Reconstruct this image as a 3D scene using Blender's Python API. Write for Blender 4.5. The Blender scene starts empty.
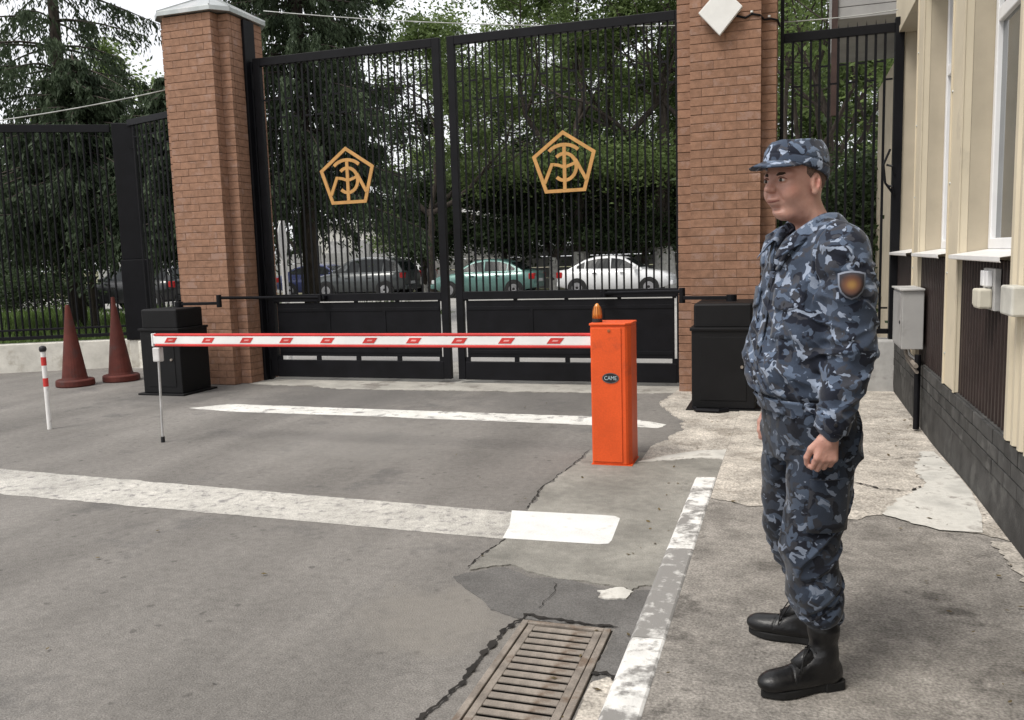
import bpy, bmesh, math, random
import numpy as np
from mathutils import Vector, Matrix
import openvdb

scene = bpy.context.scene
COL = scene.collection
R = math.radians

# ------------------------------------------------------------------ camera
def make_camera():
    yaw, pitch, roll, f = R(17.962), R(6.905), R(-1.713), 856.32
    fwd = Vector((-math.sin(yaw)*math.cos(pitch), math.cos(yaw)*math.cos(pitch), -math.sin(pitch)))
    r = Vector((math.cos(yaw), math.sin(yaw), 0)); u = r.cross(fwd)
    r2 = r*math.cos(roll) + u*math.sin(roll); u2 = -r*math.sin(roll) + u*math.cos(roll)
    cd = bpy.data.cameras.new('camera'); cam = bpy.data.objects.new('camera', cd); COL.objects.link(cam)
    cd.sensor_width = 36; cd.lens = 36*f/1024; cd.clip_end = 2000; cd.clip_start = 0.05
    m = Matrix((r2, u2, -fwd)).transposed().to_4x4(); m.translation = (0, 0, 1.5)
    cam.matrix_world = m
    scene.camera = cam
make_camera()

# ------------------------------------------------------------------ sky, sun, exposure
SUN_EL, SUN_AZ = 58, 215          # degrees; azimuth clockwise from +y
w = bpy.data.worlds.new('World'); scene.world = w; w.use_nodes = True
nt = w.node_tree; nt.nodes.clear()
wo = nt.nodes.new('ShaderNodeOutputWorld'); bg = nt.nodes.new('ShaderNodeBackground')
sky = nt.nodes.new('ShaderNodeTexSky'); sky.sky_type = 'NISHITA'; sky.sun_disc = False
sky.sun_elevation = R(SUN_EL); sky.sun_rotation = R(SUN_AZ); sky.dust_density = 4; sky.air_density = 1.0; sky.ozone_density = 1
cl = nt.nodes.new('ShaderNodeTexNoise'); cl.inputs['Scale'].default_value = 2.2; cl.inputs['Detail'].default_value = 5
tc = nt.nodes.new('ShaderNodeTexCoord'); nt.links.new(tc.outputs['Generated'], cl.inputs['Vector'])
cr = nt.nodes.new('ShaderNodeMapRange'); cr.inputs[1].default_value = 0.3; cr.inputs[2].default_value = 0.7
cr.inputs[3].default_value = 5.4; cr.inputs[4].default_value = 8.2
nt.links.new(cl.outputs['Fac'], cr.inputs['Value'])
cc = nt.nodes.new('ShaderNodeCombineColor')
mulb = nt.nodes.new('ShaderNodeMath'); mulb.operation = 'MULTIPLY'; mulb.inputs[1].default_value = 1.02
for s in (0, 1): nt.links.new(cr.outputs['Result'], cc.inputs[s])
nt.links.new(cr.outputs['Result'], mulb.inputs[0]); nt.links.new(mulb.outputs[0], cc.inputs[2])
mx = nt.nodes.new('ShaderNodeMix'); mx.data_type = 'RGBA'; mx.inputs[0].default_value = 0.85   # overcast: cloud layer over the clear sky
nt.links.new(sky.outputs['Color'], mx.inputs[6]); nt.links.new(cc.outputs['Color'], mx.inputs[7])
nt.links.new(mx.outputs[2], bg.inputs['Color']); bg.inputs['Strength'].default_value = 0.1
nt.links.new(bg.outputs[0], wo.inputs[0])
sd = bpy.data.lights.new('sun', 'SUN'); sd.energy = 1.5; sd.angle = R(20); sd.color = (1, 0.96, 0.9)
so = bpy.data.objects.new('sun', sd); COL.objects.link(so)
_az, _el = R(SUN_AZ), R(SUN_EL)
so.rotation_euler = Vector((-math.sin(_az)*math.cos(_el), -math.cos(_az)*math.cos(_el), -math.sin(_el))).to_track_quat('-Z', 'Y').to_euler()
vs = scene.view_settings
vs.view_transform = 'Standard'; vs.look = 'None'; vs.gamma = 1; vs.use_curve_mapping = False; vs.exposure = 0.92

# ------------------------------------------------------------------ materials
MATS = {}
def lin(c): return tuple(((x/255)/12.92 if x/255 <= .04045 else ((x/255+.055)/1.055)**2.4) for x in c)
def mat(name, col, rough=0.6, metal=0.0, var=0.12, scale=6.0, bump=0.0, bscale=60.0, spec=0.28, col2=None, stain=None, stscale=1.0, stamt=0.5, objvar=0.0, fine=0.0, finescale=300, trans=0.0, coat=0.0, stretch=None, mid=0.0, midscale=25):
    """noise-mottled principled material; stain = second colour in thresholded large blotches"""
    if name in MATS: return MATS[name]
    m = bpy.data.materials.new(name); m.use_nodes = True; n = m.node_tree.nodes; l = m.node_tree.links
    p = n['Principled BSDF']
    p.inputs['Roughness'].default_value = rough; p.inputs['Metallic'].default_value = metal
    p.inputs['Specular IOR Level'].default_value = spec
    if coat: p.inputs['Coat Weight'].default_value = coat; p.inputs['Coat Roughness'].default_value = 0.08
    if trans: p.inputs['Transmission Weight'].default_value = trans
    tc = n.new('ShaderNodeTexCoord'); oi = n.new('ShaderNodeObjectInfo')
    mu = n.new('ShaderNodeMath'); mu.operation = 'MULTIPLY'; mu.inputs[1].default_value = 37.0; l.new(oi.outputs['Random'], mu.inputs[0])
    ad = n.new('ShaderNodeVectorMath'); ad.operation = 'ADD'
    if objvar: l.new(tc.outputs['Object'], ad.inputs[0]); l.new(mu.outputs[0], ad.inputs[1]); vec = ad.outputs[0]
    else: vec = tc.outputs['Object']
    if stretch:
        mp = n.new('ShaderNodeMapping'); mp.inputs['Scale'].default_value = stretch; l.new(vec, mp.inputs['Vector']); vec = mp.outputs[0]
    def noise(s, d=6, r=0.6):
        t = n.new('ShaderNodeTexNoise'); t.inputs['Scale'].default_value = s; t.inputs['Detail'].default_value = d; t.inputs['Roughness'].default_value = r
        l.new(vec, t.inputs['Vector']); return t.outputs['Fac']
    a = tuple(max(0, c*(1-2.2*var)) for c in col); b = tuple(min(1, c*(1+2.2*var)) for c in (col2 or col))
    if col2: a = tuple(c*(1-var) for c in col); b = tuple(min(1, c*(1+var)) for c in col2)
    ramp = n.new('ShaderNodeValToRGB'); ramp.color_ramp.elements[0].position = 0.3; ramp.color_ramp.elements[1].position = 0.7
    ramp.color_ramp.elements[0].color = (*a, 1); ramp.color_ramp.elements[1].color = (*b, 1)
    l.new(noise(scale), ramp.inputs[0]); out = ramp.outputs[0]
    def mixc(fac, c1, c2, mode='MIX'):
        x = n.new('ShaderNodeMix'); x.data_type = 'RGBA'; x.blend_type = mode
        for i, v in ((0, fac), (6, c1), (7, c2)):
            if hasattr(v, 'is_linked'): l.new(v, x.inputs[i])
            elif i == 0: x.inputs[0].default_value = v
            else: x.inputs[i].default_value = (*v, 1)
        return x.outputs[2]
    if stain is not None:
        mr = n.new('ShaderNodeMapRange'); mr.inputs[1].default_value = 0.62-stamt*0.25; mr.inputs[2].default_value = 0.70-stamt*0.2
        l.new(noise(stscale, 8, 0.65), mr.inputs['Value']); out = mixc(mr.outputs[0], out, stain)
    for fine, finescale in ((fine, finescale), (mid, midscale)):
        if not fine: continue
        mr = n.new('ShaderNodeMapRange'); mr.inputs[1].default_value = 0.3; mr.inputs[2].default_value = 0.7
        mr.inputs[3].default_value = 1-fine; mr.inputs[4].default_value = 1+fine
        l.new(noise(finescale, 2, 0.5), mr.inputs['Value'])
        cx = n.new('ShaderNodeCombineColor')
        for s in range(3): l.new(mr.outputs[0], cx.inputs[s])
        out = mixc(1.0, out, cx.outputs[0], 'MULTIPLY')
    if objvar:
        mr = n.new('ShaderNodeMapRange'); mr.inputs[3].default_value = 1-objvar; mr.inputs[4].default_value = 1+objvar
        l.new(oi.outputs['Random'], mr.inputs['Value']); cx = n.new('ShaderNodeCombineColor')
        for s in range(3): l.new(mr.outputs[0], cx.inputs[s])
        out = mixc(1.0, out, cx.outputs[0], 'MULTIPLY')
    l.new(out, p.inputs['Base Color'])
    if bump:
        bp = n.new('ShaderNodeBump'); bp.inputs['Strength'].default_value = 1.0; bp.inputs['Distance'].default_value = bump
        l.new(noise(bscale, 5, 0.65), bp.inputs['Height']); l.new(bp.outputs[0], p.inputs['Normal'])
    MATS[name] = m
    return m

# ------------------------------------------------------------------ mesh helpers
class MB:
    def __init__(s): s.v = []; s.f = []
    def add(s, vs, fs):
        o = len(s.v); s.v += [tuple(x) for x in vs]; s.f += [tuple(i+o for i in f) for f in fs]; return s
    def box(s, x0, x1, y0, y1, z0, z1):
        v = [(x, y, z) for z in (z0, z1) for y in (y0, y1) for x in (x0, x1)]
        return s.add(v, [(0, 2, 3, 1), (4, 5, 7, 6), (0, 1, 5, 4), (2, 6, 7, 3), (0, 4, 6, 2), (1, 3, 7, 5)])
    def obox(s, c, half, ax):
        c = Vector(c); ax = [Vector(a).normalized() for a in ax]
        v = [c+ax[0]*half[0]*i+ax[1]*half[1]*j+ax[2]*half[2]*k for k in (-1, 1) for j in (-1, 1) for i in (-1, 1)]
        return s.add(v, [(0, 2, 3, 1), (4, 5, 7, 6), (0, 1, 5, 4), (2, 6, 7, 3), (0, 4, 6, 2), (1, 3, 7, 5)])
    def bar(s, p, q, wd, ht, up=(0, 0, 1)):
        p, q = Vector(p), Vector(q); d = (q-p); L = d.length; d.normalize(); sd = d.cross(Vector(up))
        if sd.length < 1e-6: sd = d.cross(Vector((1, 0, 0)))
        sd.normalize(); u = sd.cross(d)
        return s.obox((p+q)/2, (L/2, wd/2, ht/2), (d, sd, u))
    def tube(s, pts, rad, n=8, cap=True):
        pts = [Vector(p) for p in pts]; m = len(pts)
        rr = rad if hasattr(rad, '__len__') else [rad]*m
        t0 = (pts[1]-pts[0]).normalized(); a = t0.cross(Vector((0, 0, 1)))
        if a.length < 1e-3: a = t0.cross(Vector((1, 0, 0)))
        a.normalize(); vs = []
        for i, p in enumerate(pts):
            t = (pts[min(i+1, m-1)]-pts[max(i-1, 0)])
            if t.length < 1e-9: t = t0
            t.normalize(); a = (a-t*a.dot(t)); a.normalize(); b = t.cross(a)
            vs += [p+(a*math.cos(2*math.pi*k/n)+b*math.sin(2*math.pi*k/n))*rr[i] for k in range(n)]
        fs = [(i*n+k, i*n+(k+1) % n, (i+1)*n+(k+1) % n, (i+1)*n+k) for i in range(m-1) for k in range(n)]
        if cap: fs += [tuple(range(n))[::-1], tuple((m-1)*n+k for k in range(n))]
        return s.add(vs, fs)
    def cyl(s, p, q, r0, r1=None, n=16): return s.tube([p, q], [r0, r0 if r1 is None else r1], n)
    def lathe(s, c, prof, n=24, ax=None):
        c = Vector(c); X, Y, Z = (Vector((1, 0, 0)), Vector((0, 1, 0)), Vector((0, 0, 1))) if ax is None else [Vector(a) for a in ax]
        vs = []
        for r, z in prof: vs += [c+X*(r*math.cos(2*math.pi*k/n))+Y*(r*math.sin(2*math.pi*k/n))+Z*z for k in range(n)]
        m = len(prof)
        fs = [(i*n+k, i*n+(k+1) % n, (i+1)*n+(k+1) % n, (i+1)*n+k) for i in range(m-1) for k in range(n)]
        fs += [tuple(range(n))[::-1], tuple((m-1)*n+k for k in range(n))]
        return s.add(vs, fs)
    def prism(s, poly, z0, z1):
        n = len(poly)
        vs = [(x, y, z0) for x, y in poly]+[(x, y, z1) for x, y in poly]
        fs = [tuple(range(n))[::-1], tuple(range(n, 2*n))]+[(i, (i+1) % n, n+(i+1) % n, n+i) for i in range(n)]
        return s.add(vs, fs)
    def extr(s, poly, org, U, V, W, t):
        """polygon in plane (U,V) at org, thickness t along W"""
        org, U, V, W = map(Vector, (org, U, V, W)); n = len(poly)
        vs = [org+U*x+V*y for x, y in poly]+[org+U*x+V*y+W*t for x, y in poly]
        fs = [tuple(range(n))[::-1], tuple(range(n, 2*n))]+[(i, (i+1) % n, n+(i+1) % n, n+i) for i in range(n)]
        return s.add(vs, fs)
    def grid(s, P, closed=False):
        """P: rows x cols of points"""
        m, n = len(P), len(P[0]); vs = [p for r in P for p in r]
        fs = [(i*n+k, i*n+(k+1) % n, (i+1)*n+(k+1) % n, (i+1)*n+k) for i in range(m-1) for k in range(n if closed else n-1)]
        return s.add(vs, fs)
    def mesh(s, name, m=None, smooth=False):
        me = bpy.data.meshes.new(name); me.from_pydata(s.v, [], s.f); me.validate()
        b = bmesh.new(); b.from_mesh(me); bmesh.ops.recalc_face_normals(b, faces=b.faces); b.to_mesh(me); b.free()
        if m: me.materials.append(m)
        if smooth: me.polygons.foreach_set('use_smooth', [True]*len(me.polygons))
        return me
    def build(s, name, m, parent=None, smooth=False, bevel=0, solid=0, sub=0):
        return link(name, s.mesh(name, m, smooth), parent, bevel, solid, sub)

def link(name, me, parent=None, bevel=0, solid=0, sub=0):
    o = bpy.data.objects.new(name, me); COL.objects.link(o)
    if parent is not None:
        o.parent = parent; o.matrix_parent_inverse = BASE.get(parent.name, Matrix()).copy()
    if solid: md = o.modifiers.new('solid', 'SOLIDIFY'); md.thickness = solid; md.offset = 0
    if sub: md = o.modifiers.new('sub', 'SUBSURF'); md.levels = sub; md.render_levels = sub
    if bevel:
        md = o.modifiers.new('bevel', 'BEVEL'); md.width = bevel; md.segments = 2; md.limit_method = 'ANGLE'; md.angle_limit = R(40)
        md.harden_normals = False
    return o
BASE = {}
def thing(name, label, cat, loc=(0, 0, 0), group=None):
    o = bpy.data.objects.new(name, None); COL.objects.link(o); o.location = loc; o.empty_display_size = 0.1
    BASE[o.name] = Matrix.Translation(-Vector(loc))
    return tag(o, label, cat, group)
def tag(o, label=None, cat=None, group=None, kind=None):
    if label: o['label'] = label
    if cat: o['category'] = cat
    if group: o['group'] = group
    if kind: o['kind'] = kind
    return o
def np_mesh(name, verts, faces, m, smooth=False):
    """verts (N,3), faces (M,k) arrays"""
    me = bpy.data.meshes.new(name); verts = np.asarray(verts, np.float32); faces = np.asarray(faces, np.int32)
    k = faces.shape[1]
    me.vertices.add(len(verts)); me.vertices.foreach_set('co', verts.ravel())
    me.loops.add(faces.size); me.loops.foreach_set('vertex_index', faces.ravel())
    me.polygons.add(len(faces)); me.polygons.foreach_set('loop_start', np.arange(0, faces.size, k, dtype=np.int32))
    try: me.polygons.foreach_set('loop_total', np.full(len(faces), k, np.int32))
    except Exception: pass
    if smooth: me.polygons.foreach_set('use_smooth', np.ones(len(faces), bool))
    me.update(calc_edges=True); me.validate()
    if m: me.materials.append(m)
    return me
def jag(pts, step=0.06, amp=0.02, seed=0, closed=True):
    """roughen a polygon outline at three scales"""
    rnd = random.Random(seed); out = []; n = len(pts)
    for i in range(n if closed else n-1):
        a, b = Vector(pts[i]), Vector(pts[(i+1) % n]); L = (b-a).length; k = max(1, int(L/step*3)); nrm = Vector((-(b-a).y, (b-a).x))
        if L > 0: nrm /= L
        c0 = [rnd.uniform(-1, 1) for _ in range(int(k/6)+3)]; o = 0
        for j in range(k):
            q = j/6; i0 = int(q); f = q-i0; f = f*f*(3-2*f); lo = c0[i0]*(1-f)+c0[i0+1]*f
            o = 0.5*o+rnd.uniform(-amp, amp)*.55; fade = min(1, 4*j/k, 4*(k-j)/k)
            out.append(tuple(a+(b-a)*((j+(rnd.uniform(-.3, .3) if j else 0))/k)+nrm*(o+lo*amp*.9)*fade))
    if not closed: out.append(tuple(pts[-1]))
    return out

# ================================================================== SETTING: ground
asphalt = mat('asphalt', (.190, .179, .165), .92, var=.07, scale=.9, bump=.006, bscale=150, fine=.26, finescale=130, mid=.11, midscale=22, stain=(.145, .138, .13), stscale=1.6, stamt=.22, spec=.2)
asph_dark = mat('asphalt_damp', (.125, .12, .114), .9, var=.12, scale=3, bump=.004, bscale=120, fine=.25, finescale=150, spec=.25)
def drops():
    """asphalt with small dark oil spots"""
    m = asphalt; n = m.node_tree.nodes; l = m.node_tree.links; p = n['Principled BSDF']
    old = p.inputs['Base Color'].links[0].from_socket
    tc = n.new('ShaderNodeTexCoord'); ns = n.new('ShaderNodeTexNoise'); ns.inputs['Scale'].default_value = 2.2; l.new(tc.outputs['Object'], ns.inputs['Vector'])
    vo = n.new('ShaderNodeTexVoronoi'); vo.inputs['Scale'].default_value = 7.5; l.new(tc.outputs['Object'], vo.inputs['Vector'])
    n2 = n.new('ShaderNodeTexNoise'); n2.inputs['Scale'].default_value = 28; l.new(tc.outputs['Object'], n2.inputs['Vector'])
    a = n.new('ShaderNodeMath'); a.operation = 'MULTIPLY_ADD'; a.inputs[1].default_value = .34; l.new(n2.outputs['Fac'], a.inputs[0]); l.new(vo.outputs['Distance'], a.inputs[2])
    r1 = n.new('ShaderNodeMapRange'); r1.inputs[1].default_value = .24; r1.inputs[2].default_value = .33; r1.inputs[3].default_value = 1; r1.inputs[4].default_value = 0
    l.new(a.outputs[0], r1.inputs['Value'])
    r2 = n.new('ShaderNodeMapRange'); r2.inputs[1].default_value = .42; r2.inputs[2].default_value = .56; r2.inputs[4].default_value = .5; l.new(ns.outputs['Fac'], r2.inputs['Value'])
    mm = n.new('ShaderNodeMath'); mm.operation = 'MULTIPLY'; l.new(r1.outputs[0], mm.inputs[0]); l.new(r2.outputs[0], mm.inputs[1])
    x = n.new('ShaderNodeMix'); x.data_type = 'RGBA'; l.new(mm.outputs[0], x.inputs[0]); l.new(old, x.inputs[6]); x.inputs[7].default_value = (.05, .047, .045, 1)
    # long tyre-darkened lanes and a sandy worn spot by the drain
    mp = n.new('ShaderNodeMapping'); mp.inputs['Scale'].default_value = (1.3, .16, 1); l.new(tc.outputs['Object'], mp.inputs['Vector'])
    n3 = n.new('ShaderNodeTexNoise'); n3.inputs['Scale'].default_value = 1.4; n3.inputs['Detail'].default_value = 6; l.new(mp.outputs[0], n3.inputs['Vector'])
    r3 = n.new('ShaderNodeMapRange'); r3.inputs[1].default_value = .35; r3.inputs[2].default_value = .68; r3.inputs[3].default_value = .84; r3.inputs[4].default_value = 1.14; l.new(n3.outputs['Fac'], r3.inputs['Value'])
    c3 = n.new('ShaderNodeCombineColor')
    for q in range(3): l.new(r3.outputs[0], c3.inputs[q])
    y = n.new('ShaderNodeMix'); y.data_type = 'RGBA'; y.blend_type = 'MULTIPLY'; y.inputs[0].default_value = 1; l.new(x.outputs[2], y.inputs[6]); l.new(c3.outputs[0], y.inputs[7])
    nd = n.new('ShaderNodeTexNoise'); nd.inputs['Scale'].default_value = 5; nd.inputs['Detail'].default_value = 8; l.new(tc.outputs['Object'], nd.inputs['Vector'])
    last = y.outputs[2]
    for cen, rad, col, am in (((-1.38, 3.2, 0), .36, (.25, .232, .205), .5), ((-3.4, 6.3, 0), .9, (.24, .228, .21), .5), ((-4.6, 8.4, 0), 1.2, (.12, .115, .11), .55), ((-6.8, 8.3, 0), .8, (.10, .096, .092), .6), ((-2.4, 8.5, 0), .9, (.12, .115, .11), .5)):
        dd = n.new('ShaderNodeVectorMath'); dd.operation = 'DISTANCE'; l.new(tc.outputs['Object'], dd.inputs[0]); dd.inputs[1].default_value = cen
        m2 = n.new('ShaderNodeMath'); m2.operation = 'MULTIPLY_ADD'; m2.inputs[1].default_value = -rad*1.6; l.new(nd.outputs['Fac'], m2.inputs[0]); l.new(dd.outputs['Value'], m2.inputs[2])
        r4 = n.new('ShaderNodeMapRange'); r4.inputs[1].default_value = -rad*.25; r4.inputs[2].default_value = rad*.35; r4.inputs[3].default_value = am; r4.inputs[4].default_value = 0; l.new(m2.outputs[0], r4.inputs['Value'])
        z_ = n.new('ShaderNodeMix'); z_.data_type = 'RGBA'; l.new(r4.outputs[0], z_.inputs[0]); l.new(last, z_.inputs[6]); z_.inputs[7].default_value = (*col, 1); last = z_.outputs[2]
    l.new(last, p.inputs['Base Color'])
drops()
concrete = mat('concrete_pale', (.36, .345, .31), .9, var=.12, scale=2.5, bump=.004, bscale=60, fine=.15, finescale=120, stain=(.20, .185, .165), stscale=2.2, stamt=.35, spec=.25)
patchm = mat('cement_patch', (.225, .216, .192), .9, var=.14, scale=2.4, bump=.004, bscale=80, fine=.2, finescale=140, mid=.10, midscale=20, stain=(.27, .26, .232), stscale=3.0, stamt=.1, spec=.25)
walkm = mat('pavement_asphalt', (.235, .218, .196), .93, var=.14, scale=5, bump=.006, bscale=110, fine=.34, finescale=95, mid=.14, midscale=25, stain=(.13, .12, .108), stscale=4.0, stamt=.25, spec=.2)
sandc = mat('dusty_concrete', (.43, .395, .345), .93, var=.15, scale=3.5, bump=.006, bscale=50, fine=.4, finescale=80, mid=.15, midscale=18, stain=(.30, .27, .23), stscale=2.6, stamt=.35, spec=.2)
whitec = mat('whitish_cement', (.55, .535, .49), .9, var=.12, scale=5, bump=.004, bscale=50, stain=(.33, .31, .28), stscale=5, stamt=.3, spec=.2)
earth = mat('earth', (.14, .145, .07), .95, var=.25, scale=.6, stain=(.22, .19, .14), stscale=.25, stamt=.5)
street = mat('street_pale', (.31, .30, .285), .9, var=.1, scale=.6, fine=.15, finescale=60)

HX0, HX1, HY0, HY1 = -1.035, -.655, 2.18, 3.225      # drain opening
def holed(x0, x1, y0, y1, z):
    mb = MB()
    for a, b, c, d in ((x0, x1, y0, HY0), (x0, x1, HY1, y1), (x0, HX0, HY0, HY1), (HX1, x1, HY0, HY1)):
        mb.add([(a, c, z), (b, c, z), (b, d, z), (a, d, z)], [(0, 1, 2, 3)])
    return mb
tag(holed(-400, 400, -300, 700, -.012).build('ground', earth), kind='structure')
tag(holed(-18, -.42, -8, 10.4, 0).build('road', asphalt), kind='structure')
def sheet(name, pts, z, m, kind='structure', parent=None):
    mb = MB(); mb.add([(x, y, z) for x, y in pts], [tuple(range(len(pts)))]); o = mb.build(name, m, parent)
    return tag(o, kind=kind) if kind else o
def skirted(name, pts, z, m, z0=-.004):
    mb = MB(); mb.prism(pts, z0, z); return tag(mb.build(name, m), kind='structure')
sheet('street', [(-60, 10.4), (60, 10.4), (60, 35.5), (-60, 35.5)], -.004, street)
# concrete threshold under the gate
th = [(-6.5, 9.2)]+jag([(-6.4, 9.15), (-4.6, 8.9), (-3.4, 8.95), (-1.9, 9.0), (-1.15, 9.1)], .12, .05, 3, False)+[(-1.1, 9.4), (-1.1, 11.5), (-6.5, 11.5)]
skirted('gate_threshold', th, .006, concrete)
# grey cement patch in front of the barrier
pp = jag([(-1.43, 6.3), (-1.45, 5.75), (-1.50, 5.2), (-1.46, 4.75), (-1.38, 4.45), (-1.44, 4.1), (-1.46, 3.74)], .05, .022, 5, False)
pp += jag([(-1.46, 3.70), (-1.28, 3.83), (-1.12, 3.74), (-.95, 3.70), (-.70, 3.67), (-.66, 3.60), (-.60, 3.72)], .05, .016, 6, False)[1:]
pp += [(-.553, 3.72), (-.553, 5.5), (-.43, 5.6), (-.43, 6.2), (-.9, 6.3)]
skirted('cement_patch', pp, .007, patchm)
skirted('dark_asphalt_repair', jag([(-1.50, 3.62), (-1.44, 3.685), (-1.3, 3.79), (-1.13, 3.69), (-.95, 3.71), (-.72, 3.62), (-.56, 3.68), (-.56, 2.75), (-.65, 2.8), (-.65, 3.25), (-1.04, 3.245), (-1.2, 3.3), (-1.3, 3.42)], .06, .012, 8), .004, asph_dark)
# pale worn concrete between barrier, gate pillar and footway
ap = jag([(-1.0, 6.02), (-.72, 6.25), (-.42, 6.45)], .06, .03, 9, False)+[(-.4, 6.5), (-.4, 9.6), (-1.1, 9.6)]+jag([(-1.15, 9.0), (-1.2, 8.4), (-.95, 7.75), (-.82, 7.2), (-1.0, 6.5)], .08, .04, 10, False)
skirted('worn_apron', ap, .009, sandc)
skirted('pale_cement_tongue', jag([(-1.02, 5.98), (-.80, 6.08), (-.58, 6.2), (-.40, 6.15), (-.40, 6.5), (-.62, 6.42), (-.85, 6.2)], .05, .02, 12), .012, whitec)
skirted('pale_cement_crumb', jag([(-.80, 3.60), (-.70, 3.66), (-.64, 3.62), (-.66, 3.54), (-.78, 3.53)], .03, .012, 13), .010, whitec)
skirted('sandy_concrete_strip', jag([(-.648, 2.1), (-.648, 2.78), (-.60, 2.84), (-.555, 2.80), (-.555, 2.1)], .05, .006, 14), .006, sandc)
# footway
def hz(y): t = min(1, max(0, (y-5.3)/1.8)); return .05*(1-t*t*(3-2*t))+.012
def footway():
    mb = MB(); ys = np.linspace(-3, 9.75, 86); xs = [-.424, -.1, .3, .7, 1.06]
    rows = [[(x, y, hz(y)) for x in xs] for y in ys]
    mb.grid(rows); tag(mb.build('footway', walkm, smooth=True), kind='structure')
footway()
def draped(name, pts, dz, m):
    mb = MB(); mb.add([(x, y, hz(y)+dz) for x, y in pts], [tuple(range(len(pts)))])
    o = mb.build(name, m)
    b = bmesh.new(); b.from_mesh(o.data); bmesh.ops.triangulate(b, faces=b.faces)
    b.to_mesh(o.data); b.free(); return tag(o, kind='structure')
def drape_strip(name, left, right, dz, m, seed):
    """sheet between two y-monotone edges; follows the footway's fall"""
    ys = np.linspace(max(left[0][1], right[0][1]), min(left[-1][1], right[-1][1]), 70); rows = []
    rnd = random.Random(seed)
    lx = np.interp(ys, [p[1] for p in left], [p[0] for p in left]); rx = np.interp(ys, [p[1] for p in right], [p[0] for p in right])
    for i, y in enumerate(ys):
        a, b = lx[i]+rnd.uniform(-.02, .02), rx[i]
        if b < a+.01: b = a+.01
        rows.append([(a+(b-a)*k/5, y, hz(y)+dz) for k in range(6)])
    mb = MB(); mb.grid(rows); return tag(mb.build(name, m, smooth=True), kind='structure')
# dusty concrete covering the far half of the footway, ragged near edge
fe = jag([(-.42, 4.98), (-.22, 4.86), (.05, 4.80), (.36, 4.72), (.52, 4.86), (.7, 4.66), (.92, 4.62), (1.06, 4.5)], .05, .03, 21, False)
def far_walk():
    mb = MB(); xs = np.linspace(-.42, 1.06, 60); e = np.interp(xs, [p[0] for p in sorted(fe)], [p[1] for p in sorted(fe)])
    rows = []
    for t in np.linspace(0, 1, 60): rows.append([(x, e[i]+(9.74-e[i])*t, hz(e[i]+(9.74-e[i])*t)+.004) for i, x in enumerate(xs)])
    mb.grid(rows); tag(mb.build('dusty_footway', sandc, smooth=True), kind='structure')
far_walk()
drape_strip('whitish_cement_skim', [(.72, 4.62), (.50, 4.84), (.62, 5.2), (.80, 5.5), (.80, 6.0), (.92, 6.6)], [(.93, 4.62), (.98, 4.9), (1.02, 5.4), (1.02, 6.0), (1.0, 6.6)], .008, whitec, 23)
drape_strip('sandy_wall_foot', [(.98, 2.5), (.93, 3.2), (.96, 4.0), (.94, 4.5)], [(1.055, 2.5), (1.055, 4.5)], .006, sandc, 24)
def crack(name, pts, wd, z, parent=None):
    mb = MB(); rnd = random.Random(len(pts)*7+int(wd*1e4)); L = []; Rr = []
    P = jag(pts, .05, .014, 31+int(abs(pts[0][0])*100), False)
    for i, p in enumerate(P):
        a = Vector(P[max(i-1, 0)]); b = Vector(P[min(i+1, len(P)-1)]); d = (b-a).normalized(); nn = Vector((-d.y, d.x))
        ww = wd*rnd.choice((.25, .5, .8, 1.1))*rnd.uniform(.5, 1)*(0.25 if i in (0, len(P)-1) else 1)
        L.append((p[0]+nn.x*ww/2, p[1]+nn.y*ww/2, z(p[1]) if callable(z) else z)); Rr.append((p[0]-nn.x*ww/2, p[1]-nn.y*ww/2, z(p[1]) if callable(z) else z))
    mb.grid([L, Rr]); return tag(mb.build(name, mat('crack_dirt', (.02, .018, .016), .95, var=.2)), kind='structure')
crack('crack', [(.34, 5.55), (.52, 5.36), (.70, 5.34), (.76, 5.46)], .022, lambda y: hz(y)+.011)
crack('crack', [(.60, 6.2), (.82, 6.35), (.98, 6.42)], .014, lambda y: hz(y)+.011)
crack('crack', [(-.25, 6.6), (.1, 6.4), (.35, 6.5)], .014, lambda y: hz(y)+.011)
crack('crack', [(-1.44, 6.3), (-1.46, 5.75), (-1.51, 5.2), (-1.47, 4.72)], .016, .0085)
crack('crack', [(-1.42, 4.17), (-1.45, 4.0), (-1.47, 3.74)], .016, .0085)
crack('crack', [(-1.13, 2.35), (-1.09, 2.8), (-1.06, 3.2), (-1.04, 3.28), (-.9, 3.265), (-.64, 3.25)], .034, .009)
crack('crack', [(-.66, 2.84), (-.61, 2.86), (-.56, 2.80)], .035, .012)
crack('crack', [(-1.0, 3.35), (-.98, 3.55), (-1.02, 3.66)], .006, .010)
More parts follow.
